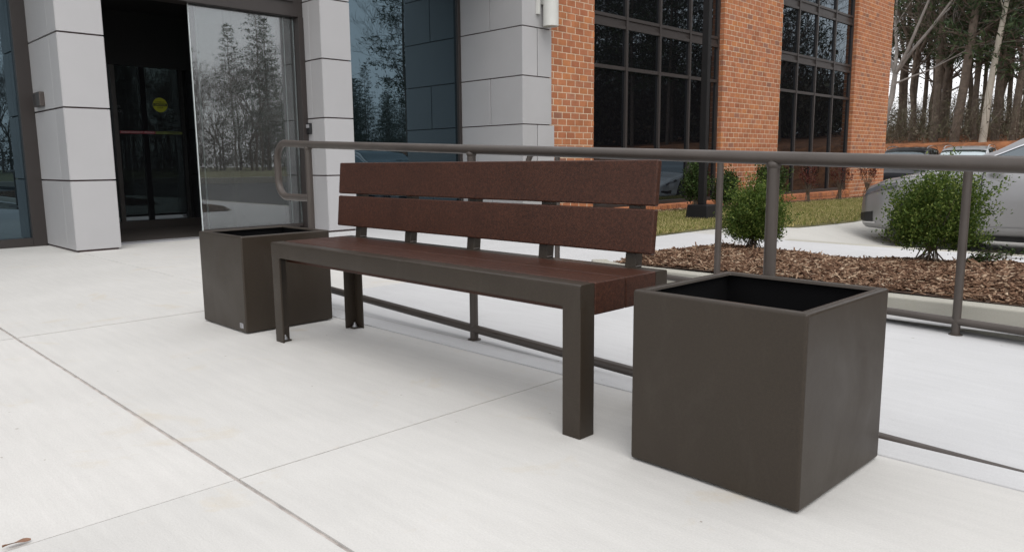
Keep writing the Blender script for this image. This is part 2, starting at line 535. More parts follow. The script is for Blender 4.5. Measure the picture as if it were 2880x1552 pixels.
# kerb edging between walk and car park
kb = MB()
kp = [(-2.2, KY+0.02), (-1.6, KY), (-0.8, KY), (8.0, KY)]
for i in range(len(kp)-1):
    (xa, ya), (xb, yb_) = kp[i], kp[i+1]
    za, zb_ = H(xa, KY-0.01), H(xb, KY-0.01)
    d = 0.10
    vs = [(xa, ya-d, za+0.003), (xb, yb_-d, zb_+0.003), (xb, yb_+0.02, zb_+0.003), (xa, ya+0.02, za+0.003),
          (xa, ya-d, za-0.2), (xb, yb_-d, zb_-0.2), (xb, yb_+0.03, zb_-0.2), (xa, ya+0.03, za-0.2)]
    kb.add(vs, [(0,1,2,3),(7,6,5,4),(0,4,5,1),(1,5,6,2),(2,6,7,3),(3,7,4,0)])
tag(kb.build('kerb', M['kerb'], bevel=0.01), kind='structure')

# plaza: base with the single slabs laid on it
plaza = MB().box(-9.0, 8.0, -8.0, 0.60, -0.14, -0.05).build('plaza', M['cut'])
tag(plaza, kind='structure')
XC = [-9.0, -4.212, -2.745, -0.452, 1.85, 4.14, 8.0]
YC = [-8.0, -3.40, -0.815, 0.475]
for j in range(3):
    for i in range(len(XC)-1):
        gx = 0.0026
        x0, x1 = XC[i]+gx, XC[i+1]-gx
        y0 = YC[j]+(0.006 if j else 0); y1 = YC[j+1]-(0.006 if j < 2 else 0.003)
        MB().box(x0, x1, y0, y1, -0.09, RNG.uniform(-0.0012, 0.0012)).build('slab', M['plaza'], plaza)
for yj in YC[1:3]:
    MB().box(-9, 8, yj-0.0058, yj+0.0058, -0.07, -0.006).build('joint_filler', M['filler'], plaza)
for xj in XC[1:-1]:
    for j in range(3):
        MB().box(xj-0.0040, xj+0.0040, YC[j]+0.008, YC[j+1]-0.008, -0.07, -0.0025).build('joint_dirt', M['cut'], plaza)

# kerb strip beside the ramp, landing and ramp
strip = MB().box(-2.722, 8.0, 0.478, 0.605, -0.3, 0.002).build('ramp_edging', M['ramp'], bevel=0.006)
tag(strip, kind='structure')
landing = MB().box(-9.0, -2.727, 0.478, 2.398, -0.12, 0.001).build('landing', M['plaza'], bevel=0.004)
tag(landing, kind='structure')
def ramp_z(x):
    return -0.030*max(0, x+1.05)
ramp_o = height_sheet('ramp', lin(-2.722, -1.05, 3) + lin(-0.9, 8, 12), [0.607, 1.2, 1.8, 2.5], lambda x, y: ramp_z(x), M['ramp'])

# planting bed: kerb, earth, bark chips
KT = 0.092
pk = MB()
poly = [(-2.12, 2.66), (-2.02, 2.56), (-1.8, 2.505), (8, 2.505), (8, 2.63), (-1.75, 2.63), (-1.95, 2.67), (-2.03, 2.74)]
pk.prism(poly, -0.45, KT, 'z')
tag(pk.build('planting_bed_kerb', M['kerb'], bevel=0.012), kind='structure')
def bed_edge(x):          # back edge of the bed
    return 4.35 + 0.18*math.sin(x*1.3) + 0.1*math.sin(x*3.1+1)
def bed_h(x, y):
    yb = bed_edge(x)
    t = (y-2.6)/(yb-2.6)
    d = max(0, min(1, t))
    prof = math.sin(math.pi*min(1, 0.18+0.82*d))**0.8 if d < 1 else 0
    lx = ss(-2.22, -1.75, x)
    n = noise.noise(Vector((x*2.1, y*2.1, 3.0)))*0.035 + noise.noise(Vector((x*6, y*6, 1.0)))*0.014
    return -0.03 + lx*(0.085 + 0.075*prof) + n*lx*min(1, 4*(1-d)+0.1)*min(1, 0.35+3*d)
bed = height_sheet('planting_bed', lin(-2.25, 8, 120), lin(2.60, 4.75, 30), lambda x, y: min(bed_h(x, y), 9) if y < bed_edge(x) else -0.06, M['soil'])
def chips_mesh(n, seed, inside, zf, lo, hi, mat, name):
    rs = np.random.RandomState(seed)
    Vs = []; Fs = []
    base = np.array([(-1,-1,0),(1,-1,0),(1,1,0),(-1,1,0),(-0.8,-0.7,1),(0.85,-0.6,1),(0.75,0.75,1),(-0.9,0.6,1)], float)
    faces = np.array([(4,5,6,7),(0,1,5,4),(1,2,6,5),(2,3,7,6),(3,0,4,7),(0,3,2,1)])
    k = 0
    while k < n:
        x, y = rs.uniform(lo[0], hi[0]), rs.uniform(lo[1], hi[1])
        if not inside(x, y): continue
        L = rs.gamma(4, 0.0047)+0.006; Wd = rs.uniform(0.0024, 0.0068); T = rs.uniform(0.002, 0.006)
        a = rs.uniform(0, 2*math.pi); tl = rs.normal(0, 0.28); rl = rs.normal(0, 0.4)
        p = base*np.array([L, Wd, T])
        p[:, 2] += (rs.normal(0, 0.10))*np.abs(p[:, 0])
        c, s = math.cos(rl), math.sin(rl)
        p = np.stack([p[:,0], p[:,1]*c-p[:,2]*s, p[:,1]*s+p[:,2]*c], 1)
        c, s = math.cos(tl), math.sin(tl)
        p = np.stack([p[:,0]*c-p[:,2]*s, p[:,1], p[:,0]*s+p[:,2]*c], 1)
        c, s = math.cos(a), math.sin(a)
        p = np.stack([p[:,0]*c-p[:,1]*s, p[:,0]*s+p[:,1]*c, p[:,2]], 1)
        p += np.array([x, y, zf(x, y)+rs.uniform(0.0, 0.012)])
        Vs.append(p); Fs.append(faces+8*k); k += 1
    return arrays_mesh(name, np.concatenate(Vs), np.concatenate(Fs), mat)
def in_bed(x, y):
    return y < bed_edge(x)+0.02 and x > -2.2+0.25*abs(y-3.4)*0.5 and y > 2.625
def dens_bed(x, y):
    return in_bed(x, y)
ch = link('bark_chips', chips_mesh(38000, 3, dens_bed, bed_h, (-2.2, 2.62), (2.6, 4.7), M['chips'], 'bark_chips'))
V_ = chips_mesh(13000, 4, in_bed, bed_h, (2.55, 2.62), (8.0, 4.7), M['chips'], 'bark_chips')
import bmesh as _bm
b_ = _bm.new(); b_.from_mesh(ch.data); b_.from_mesh(V_); b_.to_mesh(ch.data); b_.free()
tag(ch, 'brown shredded bark chips covering the planting bed behind the railing', 'bark chips', kind='stuff')

# ------------------------------------------------------------------ the office building
bld = thing('office_building', 'office building with grey panel entrance, dark glass and orange brick piers', 'building', (-6.43, 3, 0))
bld_inv = Matrix.Translation(bld.location).inverted()
def part(mb, name, mat, parent=bld, **kw):
    o = mb.build(name, mat, parent, **kw)
    return o
OFF = Vector((-6.43, 3, 0))
class BB(MB):
    """world coordinates given, stored relative to the building's base"""
    def build(self, name, mat, parent=None, **kw):
        self.v = [(x-OFF.x, y-OFF.y, z-OFF.z) for x, y, z in self.v]
        return MB.build(self, name, mat, parent, **kw)

PZ = [0.012, 0.66, 1.32, 1.98, 2.64, 3.30, 3.96]
J = 0.007
def panel_block(name, x0, x1, y0, y1, ztop, faces):
    """core with reveal colour, panels proud of it by 25 mm"""
    core = BB().box(x0, x1-0.022, y0+0.022, y1-0.022, 0.0, ztop).build(name, M['reveal'], bld)
    for f in faces:
        for (a0, a1, z0, z1) in f[1]:
            if f[0] == '+x':
                bx = BB().box(x1-0.024, x1, a0+J*0.6, a1-J*0.6, z0+J, z1-J)
            elif f[0] == '-y':
                bx = BB().box(a0+J*0.6, a1-J*0.6, y0, y0+0.024, z0+J, z1-J)
            else:
                bx = BB().box(a0+J*0.6, a1-J*0.6, y1-0.024, y1, z0+J, z1-J)
            bx.build('panel', M['panel'], core, bevel=0.003)
    return core
rows = [(PZ[i], PZ[i+1]) for i in range(6)]
# pilasters A and B
for (y0, y1, xs_) in ((0.45, 0.842, -7.43), (3.122, 3.515, -7.40)):
    fx = [(y0+0.001, y1, a, b) for a, b in rows]
    sp = -6.70 if y0 < 1 else -6.68
    fy = []
    for a, b in rows:
        fy += [(xs_, sp+0.003, a, b), (sp-0.003, -6.43-0.001, a, b)]
    panel_block('pilaster', xs_, -6.43, y0, y1, 3.96, [('+x', fx), ('-y', fy), ('+y', [(xs_, -6.432, a, b) for a, b in rows])])
# corner wall C
fx = []; fy = []
for i, (a, b) in enumerate(rows):
    y1c = 6.645 if i >= 2 else 6.705
    fx += [(6.051, y1c, a, b)] if i in (0, 2, 4) else [(6.051, 6.345, a, b), (6.352, y1c, a, b)]
    fy += [(-7.40, -6.101, a, b)] if i in (1, 3, 5) else [(-7.40, -6.75, a, b), (-6.745, -6.101, a, b)]
cw = panel_block('corner_wall', -7.40, -6.10, 6.05, 6.645, 3.96, [('-y', fy), ('+x', fx)])
BB().box(-6.2, -6.124, 6.60, 6.69, 0.0, 1.315).build('wall_foot', M['reveal'], cw)

# dark mass of the building behind the glass, put in to block the sky
BB().box(-20, -8.72, -8, 6.2, -0.3, 5.3).build('core_wall', M['dark'], bld)
BB().box(-20, -6.42, 6.65, 20.05, -0.6, 5.6).build('core_wall', M['dark'], bld)
BB().box(-8.70, -7.46, 3.55, 6.2, 0.0, 4.2).build('core_wall', M['dark'], bld)
BB().box(-8.70, -7.50, -8, 0.80, 0.0, 4.2).build('core_wall', M['dark'], bld)
BB().box(-8.70, -6.95, 0.80, 0.90, 0.0, 2.75).build('vestibule_wall', M['dark'], bld)
BB().box(-8.70, -7.46, 3.14, 3.50, 0.0, 2.75).build('vestibule_wall', M['dark'], bld)
BB().box(-8.70, -6.98, 0.80, 3.50, 2.62, 4.2).build('vestibule_ceiling', M['dark'], bld)
BB().box(-8.60, -7.02, 0.90, 3.12, 0.001, 0.014).build('entrance_mat', M['mat'], bld)
# roof edge over everything (out of view, keeps the sky out)
BB().box(-20, -6.15, -8, 6.66, 3.962, 4.9).build('parapet', M['panel'], bld)
BB().box(-20, -6.20, 6.66, 20.05, 5.3, 5.9).build('parapet', M['frame'], bld)

# entrance: header, jambs, threshold, sliding panel, inner doors
ent = BB().box(-7.00, -6.80, 0.846, 3.118, 2.47, 2.70).build('door_header', M['frame'], bld, bevel=0.004)
BB().box(-6.99, -6.86, 0.846, 3.118, 2.702, 3.95).build('transom_panel', M['frame'], ent)
BB().box(-6.79, -6.775, 0.9, 3.0, 2.63, 2.685).build('header_rail', M['frame'], ent)
BB().box(-6.98, -6.79, 3.052, 3.118, 0.0, 2.47).build('door_jamb', M['frame'], bld, bevel=0.003)
BB().box(-6.98, -6.84, 0.846, 0.900, 0.0, 2.47).build('door_jamb', M['frame'], bld, bevel=0.003)
BB().box(-7.02, -6.82, 0.90, 3.05, 0.002, 0.012).build('threshold', M['plate'], bld)
dp = BB().box(-6.906, -6.894, 1.835, 3.045, 0.095, 2.465).build('sliding_door', M['glass_door'], bld)
BB().box(-6.91, -6.89, 1.826, 1.834, 0.075, 2.468).build('glass_edge', M['glass_edge'], dp, bevel=0.002)
BB().box(-6.915, -6.885, 1.835, 3.045, 0.060, 0.094).build('bottom_rail', M['frame'], dp)
BB().box(-6.96, -6.952, 1.93, 3.03, 0.10, 2.46).build('fixed_pane', M['glass_door'], dp)
BB().box(-6.962, -6.950, 1.918, 1.929, 0.08, 2.46).build('glass_edge', M['glass_edge'], dp)
BB().box(-6.91, -6.90, 2.915, 2.922, 0.10, 2.46).build('glass_edge', M['glass_edge'], dp)
BB().box(-6.94, -6.91, 3.046, 3.052, 0.10, 2.46).build('glass_edge', M['glass_edge'], dp)
BB().box(-7.26, -7.20, 2.36, 2.43, 0.015, 2.6).build('pole_reflection', M['frame'], dp)  # dark bar standing in for a light pole's reflection in the door
ind = BB().box(-8.625, -8.605, 1.10, 3.12, 0.05, 1.985).build('inner_door', M['glass_inner'], bld)
BB().box(-8.70, -8.59, 0.9, 3.13, 1.99, 2.62).build('transom', M['dark'], ind)
BB().box(-8.66, -8.57, 1.545, 1.595, 0.014, 1.988).build('stile', M['frame'], ind)
BB().box(-8.66, -8.58, 2.36, 2.40, 0.014, 1.988).build('stile', M['dark'], ind)
BB().box(-8.66, -8.575, 0.9, 3.12, 0.014, 0.115).build('door_rail', M['frame'], ind)

def text_part(body, name, mat, parent, origin, size, rot, width=None):
    cu = bpy.data.curves.new(name, 'FONT')
    cu.body = body; cu.size = size; cu.extrude = 0.0006
    cu.align_x = 'CENTER'; cu.align_y = 'CENTER'
    cu.offset = size*0.012
    t = bpy.data.objects.new(name+'_tmp', cu)
    COL.objects.link(t)
    bpy.context.view_layer.update()
    me = bpy.data.meshes.new_from_object(t.evaluated_get(bpy.context.evaluated_depsgraph_get()))
    bpy.data.objects.remove(t)
    me.name = name
    sx = 1.0
    if width:
        w = max(v.co.x for v in me.vertices)-min(v.co.x for v in me.vertices)
        sx = width/w
    for v in me.vertices:
        v.co.x *= sx
    R = Matrix(rot).to_4x4()
    me.transform(Matrix.Translation(Vector(origin)) @ R)
    me.materials.clear(); me.materials.append(mat)
    return link(name, me, parent)
FACE_PX = ((0, 0, 1), (1, 0, 0), (0, 1, 0))          # text right -> +y, up -> +z, facing +x
sx_ = -8.603
disc = BB().lathe([(0.088, sx_), (0.088, sx_+0.002)], 40, 'x', (0, 2.112, 1.54)).build('caution_disc', M['yellow'], ind)
BB().box(sx_+0.0025, sx_+0.004, 2.030, 2.194, 1.525, 1.559).build('black_band', M['black'], ind)
w = lambda y, z, d: (sx_+d-OFF.x, y-OFF.y, z-OFF.z)
text_part('CAUTION', 'lettering', M['yellow'], ind, w(2.112, 1.542, 0.0048), 0.03, FACE_PX, 0.13)
text_part('AUTOMATIC', 'lettering', M['black'], ind, w(2.112, 1.574, 0.0032), 0.022, FACE_PX, 0.115)
text_part('DOOR', 'lettering', M['black'], ind, w(2.112, 1.506, 0.0032), 0.026, FACE_PX, 0.07)
BB().box(sx_, sx_+0.002, 1.615, 2.03, 1.182, 1.214).build('red_strip', M['red'], ind)
ls = BB(); ls.prism([(2.033, 1.182), (2.35, 1.182), (2.366, 1.198), (2.35, 1.214), (2.033, 1.214)], sx_, sx_+0.002, 'x')
ls.build('lime_strip', M['lime'], ind)
text_part('EMERGENCY', 'lettering', M['pale'], ind, w(1.755, 1.198, 0.0028), 0.026, FACE_PX, 0.25)
text_part('PUSH', 'lettering', M['pale'], ind, w(1.955, 1.198, 0.0028), 0.026, FACE_PX, 0.11)
text_part('TO', 'lettering', M['etch'], ind, w(2.095, 1.198, 0.0028), 0.024, FACE_PX, 0.06)
text_part('OPEN', 'lettering', M['etch'], ind, w(2.24, 1.198, 0.0028), 0.024, FACE_PX, 0.14)
text_part('EE', 'lettering', M['etch'], ind, w(1.625, 1.50, 0.0028), 0.042, FACE_PX)
text_part('CE', 'lettering', M['etch'], ind, w(1.635, 1.445, 0.0028), 0.042, FACE_PX)

# glazing left of the entrance
wl = BB().box(-7.52, -7.39, 0.325, 0.449, 0.0, 3.95).build('window_frame', M['frame'], bld, bevel=0.003)
BB().box(-7.52, -7.39, -8, 0.323, 0.0, 0.085).build('sill', M['frame'], wl)
BB().box(-7.52, -7.39, -1.35, -1.23, 0.086, 3.95).build('mullion', M['frame'], wl)
BB().box(-7.462, -7.45, -1.228, 0.326, 0.085, 3.95).build('pane', M['glass_blue'], wl)
BB().box(-7.462, -7.45, -8, -1.352, 0.085, 3.95).build('pane', M['glass_blue'], wl)
# glazing between pilaster and corner wall
wb = BB().box(-7.50, -7.37, 5.995, 6.048, 0.0, 3.95).build('window_frame', M['frame'], bld, bevel=0.003)
BB().box(-7.50, -7.37, 3.517, 3.57, 0.0, 3.95).build('mullion', M['frame'], wb)
BB().box(-7.50, -7.37, 3.57, 5.995, 0.0, 0.085).build('sill', M['frame'], wb)
BB().box(-7.432, -7.42, 3.57, 5.995, 0.086, 3.95).build('pane', M['glass_blue'], wb)

# brick piers ------------------------------------------------------
CO, BL, JN = 0.0945, 0.1945, 0.0108
FX = -6.15
piers = [(6.648, 7.665, 4.25), (11.487, 13.83, 5.3), (17.76, 20.12, 5.3)]
brick_jobs = []
pier_objs = []
for pi, (y0, y1, zt) in enumerate(piers):
    po = BB().box(-6.44, FX-0.0028, y0+0.006, y1-0.006, -0.6, zt).build('brick_pier', M['mortar'], bld)
    pier_objs.append(po)
    nC = int((zt+0.19)/CO)
    for c in range(nC):
        z0 = -0.19+c*CO
        ystart = y0 - (BL*0.5 if c % 2 else 0.0)
        y = ystart
        while y < y1-0.012:
            a = max(y, y0); b = min(y+BL-0.0148, y1)
            if b-a > 0.02:
                brick_jobs.append((pi, 'f', a, b, z0))
            y += BL
        # return face towards the entrance (side of the pier next to the window)
        if pi > 0:
            brick_jobs.append((pi, 's', -6.245 if c % 2 else -6.30, FX-0.012-BL*0.0, z0))
def in_view(y, z):
    d = Vector((FX, y, z))-CAM
    q = d.dot(fwd)
    u = RESX/2 + FPX*d.dot(r2)/q; v = 776 - FPX*d.dot(u2)/q
    return -10 < u < 2890 and -10 < v < 1562, q
scored = []
for idx, jb in enumerate(brick_jobs):
    if jb[1] == 'f':
        ok, q = in_view(0.5*(jb[2]+jb[3]), jb[4]+CO/2)
        if ok: scored.append((q, idx))
scored.sort()
single = set(i for _, i in scored[:300])
mesh_cache = {}
joined = [BB() for _ in piers]
for idx, (pi, kind, a, b, z0) in enumerate(brick_jobs):
    h = CO-JN
    dx = RNG.uniform(-0.0012, 0.0018)
    if kind == 's':
        y0 = piers[pi][0]
        joined[pi].box(a, FX-0.0005+dx-0.062, y0-0.001+dx, y0+0.06, z0+JN, z0+CO)
        continue
    if idx in single:
        key = round(b-a, 3)
        if key not in mesh_cache:
            mesh_cache[key] = MB().box(-0.06, 0.0, 0.0, key, 0.0, h).mesh('brick', M['brick'])
        o = link('brick', mesh_cache[key], pier_objs[pi])
        o.location = (FX+dx-OFF.x, a-OFF.y, z0+JN-OFF.z)
    else:
        joined[pi].box(FX-0.06+dx, FX+dx, a, b, z0+JN, z0+CO)
for pi in range(3):
    if joined[pi].f:
        o = joined[pi].build('brickwork', M['brick'], pier_objs[pi], fix=False)
        o['kind'] = 'stuff'
# windows between the piers
GX = -6.275
for (y0, y1, ms) in ((7.668, 11.485, (8.62, 9.56, 10.50)), (13.832, 17.758, (14.81, 15.74, 16.73))):
    wf = BB().box(GX-0.06, GX+0.045, y0, y1, 0.04, 0.115).build('window', M['frame'], bld, bevel=0.003)
    MW = 0.027
    for ym in ms:
        BB().box(GX-0.05, GX+0.04, ym-MW, ym+MW, 0.116, 5.3).build('mullion', M['frame'], wf, bevel=0.002)
    for ym, yn in ((y0, y0+0.05), (y1-0.05, y1)):
        BB().box(GX-0.05, GX+0.04, ym, yn, 0.116, 5.3).build('mullion', M['frame'], wf)
    edges = [y0+0.05] + [e for ym in ms for e in (ym-MW, ym+MW)] + [y1-0.05]
    levels = [0.115, 2.245, 2.30, 2.885, 3.075, 4.0, 4.22, 5.3]
    for k in range(0, len(edges), 2):
        a, b = edges[k], edges[k+1]
        for z0, z1 in ((2.245, 2.30), (2.885, 2.935), (3.03, 3.08), (4.0, 4.05), (4.18, 4.23)):
            BB().box(GX-0.04, GX+0.032, a, b, z0, z1).build('transom', M['frame'], wf)
        for z0, z1 in ((2.935, 3.03), (4.05, 4.18)):
            BB().box(GX-0.04, GX+0.012, a, b, z0, z1).build('spandrel', M['frame'], wf)
        for z0, z1 in ((0.115, 2.245), (2.30, 2.885), (3.08, 4.0), (4.23, 5.3)):
            p = BB().box(GX-0.006, GX, a, b, z0, z1)
            ob = p.build('pane', M['glass_grey'], wf)
    # brick-on-edge sill
    BB().box(-6.30, FX+0.025, y0, y1, -0.5, 0.005).build('sill_bed', M['mortar'], wf)
    sb = BB(); y = y0+0.004
    while y < y1-0.06:
        x1 = FX+0.04+RNG.uniform(-0.002, 0.002)
        vs = [(-6.30, y, -0.045), (x1, y, -0.045), (x1, y+0.062, -0.045), (-6.30, y+0.062, -0.045),
              (-6.30, y, 0.062), (x1, y, 0.035), (x1, y+0.062, 0.035), (-6.30, y+0.062, 0.062)]
        sb.add(vs, [(0,3,2,1),(4,5,6,7),(0,1,5,4),(1,2,6,5),(2,3,7,6),(3,0,4,7)])
        y += 0.0715
    so = sb.build('sill_bricks', M['brick'], wf, fix=False); so['kind'] = 'stuff'
    sb2 = BB(); 
    for c in range(4):
        y = y0 - (BL/2 if c % 2 else 0)
        while y < y1:
            a, b = max(y, y0), min(y+BL-JN, y1)
            if b-a > 0.02: sb2.box(-6.2, FX+0.03, a, b, -0.05-(c+1)*CO+JN, -0.05-c*CO)
            y += BL
    so = sb2.build('base_bricks', M['brick'], wf, fix=False); so['kind'] = 'stuff'

# wall lamp on the corner wall, button boxes
wl_ = thing('wall_lamp', 'pale grey cylinder wall lamp on the grey corner panels beside the brick', 'wall lamp', (-6.10, 6.48, 2.655))
MB().lathe([(0.0, 0.01), (0.082, 0.01), (0.082, 0.0), (0.108, 0.0), (0.108, 0.92), (0.0, 0.92)], 40, 'z', (0.135, 0, 0)).build('cylinder', M['lamp_white'], wl_, smooth=True)
MB().box(0.0, 0.045, -0.165, -0.115, 0.16, 0.9).build('bracket', M['lamp_white'], wl_, bevel=0.004)
MB().box(0.0, 0.06, -0.06, 0.06, 0.3, 0.6).build('mount', M['lamp_white'], wl_)
bb = thing('door_button', 'square bronze push button box on the left side of the entrance pilaster', 'button box', (-7.12, 0.45, 1.36))
MB().box(-0.12, 0.12, -0.045, 0.0, 0, 0.135).build('housing', M['box'], bb, bevel=0.006)
MB().box(-0.085, -0.03, -0.049, -0.045, 0.02, 0.115).build('button', M['frame'], bb, bevel=0.002)
cr = thing('card_reader', 'small black card reader on the pilaster right of the sliding door', 'card reader', (-6.76, 3.122, 1.145))
MB().box(-0.045, 0.05, -0.03, 0.0, 0, 0.125).build('housing', M['trim'], cr, bevel=0.006)
MB().box(-0.03, 0.035, -0.033, -0.03, 0.07, 0.11).build('reader_face', M['plate'], cr)

# ------------------------------------------------------------------ bench
BLn, BD, BH = 1.7945, 0.43, 0.45
bench = thing('bench', 'long bench with brown boards on a dark bronze metal frame', 'bench', (-BLn/2, BD/2, 0))
bo = Vector((-BLn/2, BD/2, 0))
class CB(MB):
    def build(self, name, mat, parent=None, **kw):
        self.v = [(x-bo.x, y-bo.y, z-bo.z) for x, y, z in self.v]
        return MB.build(self, name, mat, parent, **kw)
T = 0.008
def rnd(poly, rr, which):
    """round chosen corners of a 2D polygon"""
    out = []
    n = len(poly)
    for i, p in enumerate(poly):
        if i not in which:
            out.append(p); continue
        r_ = which[i]
        p = Vector(p); a = Vector(poly[i-1])-p; b = Vector(poly[(i+1) % n])-p
        a.normalize(); b.normalize()
        for k in range(5):
            t = k/4
            q = p + a*r_*(1-t)**2 + b*r_*t**2
            out.append((q.x, q.y))
    return out
# beams: angle section (face plate + top flange), rounded top edge
poly = rnd([(0, BH-0.066), (T, BH-0.066), (T, BH-T), (0.062, BH-T), (0.062, BH), (0, BH)], 0, {5: 0.008, 4: 0.003})
CB().prism(poly, -BLn, 0, 'x').build('front_beam', M['bronze'], bench, smooth=True)
poly = rnd([(BD, BH-0.066), (BD-T, BH-0.066), (BD-T, BH-T), (BD-0.060, BH-T), (BD-0.060, BH), (BD, BH)], 0, {5: 0.008, 4: 0.003})
CB().prism(poly, -BLn, 0, 'x').build('rear_beam', M['bronze'], bench, smooth=True)
for sx in (0, 1):
    for sy in (0, 1):
        X0 = -BLn if sx == 0 else 0; dx = 1 if sx == 0 else -1
        Y0 = 0 if sy == 0 else BD; dy = 1 if sy == 0 else -1
        poly = rnd([(X0, Y0), (X0+dx*0.067, Y0), (X0+dx*0.067, Y0+dy*T), (X0+dx*T, Y0+dy*T), (X0+dx*T, Y0+dy*0.064), (X0, Y0+dy*0.064)], 0, {0: 0.005, 1: 0.002, 5: 0.002})
        ztop = BH-0.066
        lg = CB().prism(poly, 0.0, ztop, 'z').build('leg', M['bronze'], bench, smooth=True)
        # small web rounding the inner corner between leg and beam
        c = 0.009; xi = X0+dx*0.067
        ya, yb_ = sorted((Y0, Y0+dy*T))
        CB().prism([(xi, ztop), (xi, ztop-c), (xi+dx*c*0.3, ztop-c*0.3), (xi+dx*c, ztop)], ya, yb_, 'y').build('corner_web', M['bronze'], lg)
        lo_x, hi_x = sorted((X0+dx*T, X0+dx*0.052)); lo_y, hi_y = sorted((Y0+dy*T, Y0+dy*0.050))
        CB().box(lo_x, hi_x, lo_y, hi_y, 0.001, 0.007).build('foot_plate', M['bronze'], lg)
        cx_, cy_ = 0.5*(lo_x+hi_x), 0.5*(lo_y+hi_y)
        CB().lathe([(0.013, 0.007), (0.013, 0.010), (0.0095, 0.010), (0.0095, 0.018), (0.005, 0.018), (0.005, 0.026), (0.003, 0.028)], 12, 'z', (cx_, cy_, 0)).build('bolt', M['zinc'], lg, smooth=True)
        gx0, gx1 = sorted((X0, X0+dx*T)); gy0, gy1 = sorted((Y0+dy*T, Y0+dy*0.062))
        CB().box(gx0, gx1, gy0, gy1, ztop, BH-T).build('end_plate', M['bronze'], lg)
# seat boards
for (ya, yb_) in ((0.0645, 0.2075), (0.2105, 0.3675)):
    CB().box(-BLn+0.010, 0.0015, ya, yb_, BH-0.094, BH+0.0012).build('seat_board', M['slat'], bench, bevel=0.0045, seg=3)
# back boards (leaning) and uprights
YB, ZB, ZT, LEAN = 0.3825, 0.4987, 0.7976, 0.0962
XL, XR = -1.855, -0.0293
tb = 0.024
th = math.atan(math.tan(LEAN))
def back_pt(s, d):      # s along the board plane upward, d thickness behind
    return (YB + s*math.sin(th) + d*math.cos(th), ZB + s*math.cos(th) - d*math.sin(th))
LS = (ZT-ZB)/math.cos(th)
for (s0, s1) in ((0.0, 0.478*LS), (0.512*LS, LS)):
    poly = [back_pt(s0, 0), back_pt(s1, 0), back_pt(s1, tb), back_pt(s0, tb)]
    CB().prism(poly, XL, XR, 'x').build('back_board', M['slat'], bench, bevel=0.006, seg=3)
for xc in (-1.703, -1.318, -0.906, -0.512, -0.122):
    s0 = (BH-0.006-ZB)/math.cos(th)
    a, b = tb-0.004, tb+0.032
    poly = [back_pt(s0, a), back_pt(0.9*LS, a), back_pt(0.9*LS, b), back_pt(s0, b)]
    sup = CB().prism(poly, xc-0.022, xc+0.022, 'x').build('back_support', M['bronze'], bench, bevel=0.003)
    wb_ = CB()
    wb_.tube([(xc+0.0245, YB+0.012, BH+0.003), (xc+0.026, YB+0.025, BH+0.004), (xc+0.0245, YB+0.043, BH+0.003)], [0.003, 0.0045, 0.003], 6)
    wb_.build('weld_bead', M['rail'], sup, smooth=True)

# ------------------------------------------------------------------ planters
def planter(label, x, y, s, h, rz, sticker):
    p = thing('planter', label, 'planter', (x, y, 0), rz, 'square planters at the bench ends')
    # near right corner at the origin, body towards -x, +y
    rim, dep = 0.027, 0.008
    t = 0.006
    mb = MB()
    o = [(-s,0), (0,0), (0,s), (-s,s)]
    i = [(-s+rim,rim), (-rim,rim), (-rim,s-rim), (-s+rim,s-rim)]
    vs = [(a,b,0.004) for a,b in o] + [(a,b,h) for a,b in o] + [(a,b,h) for a,b in i] + [(a,b,h-dep) for a,b in i]
    fs = []
    for k in range(4):
        j = (k+1) % 4
        fs += [(k,j,4+j,4+k), (4+k,4+j,8+j,8+k), (8+k,8+j,12+j,12+k)]
    fs.append((3,2,1,0))
    mb.add(vs, fs)
    mb.build('shell', M['bronze'], p, bevel=0.009, seg=4)
    # inner wall, set back under the rim, and floor
    mb = MB(); e = 0.012
    ii = [(-s+e,e), (-e,e), (-e,s-e), (-s+e,s-e)]
    vs = [(a,b,0.02) for a,b in ii] + [(a,b,h-dep*0.5) for a,b in ii]
    fs = [(0,1,2,3)] + [(k,4+k,4+(k+1)%4,(k+1)%4) for k in range(4)]
    mb.add(vs, fs).build('liner', M['liner'], p, fix=False)
    for cx_, cy_ in ((-s+0.05,0.05), (-0.05,0.05), (-0.05,s-0.05), (-s+0.05,s-0.05)):
        MB().lathe([(0.018, 0.0), (0.018, 0.0038)], 12, 'z', (cx_, cy_, 0)).build('foot', M['trim'], p)
    if sticker:
        st = MB().box(-0.062, -0.028, -0.0012, -0.0002, 0.024, 0.048).build('label_plate', M['plate'], p)
        l = MB()
        l.box(-0.059, -0.031, -0.002, -0.0013, 0.0435, 0.0448)
        l.box(-0.059, -0.031, -0.002, -0.0013, 0.0270, 0.0282)
        for k, (a, b) in enumerate(((-0.057,-0.039), (-0.055,-0.035), (-0.057,-0.042))):
            l.box(a, b, -0.002, -0.0013, 0.0395-0.0042*k, 0.0408-0.0042*k)
        l.build('fine_print', M['ink'], st)
    return p
planter('dark bronze square planter beyond the far end of the bench, small silver label', -2.016, -0.0334, 0.4694, 0.4623, 0.0027, True)
planter('dark bronze square planter nearest the camera, at the right end of the bench', 0.6572, -0.0214, 0.4694, 0.4623, -0.0163, False)

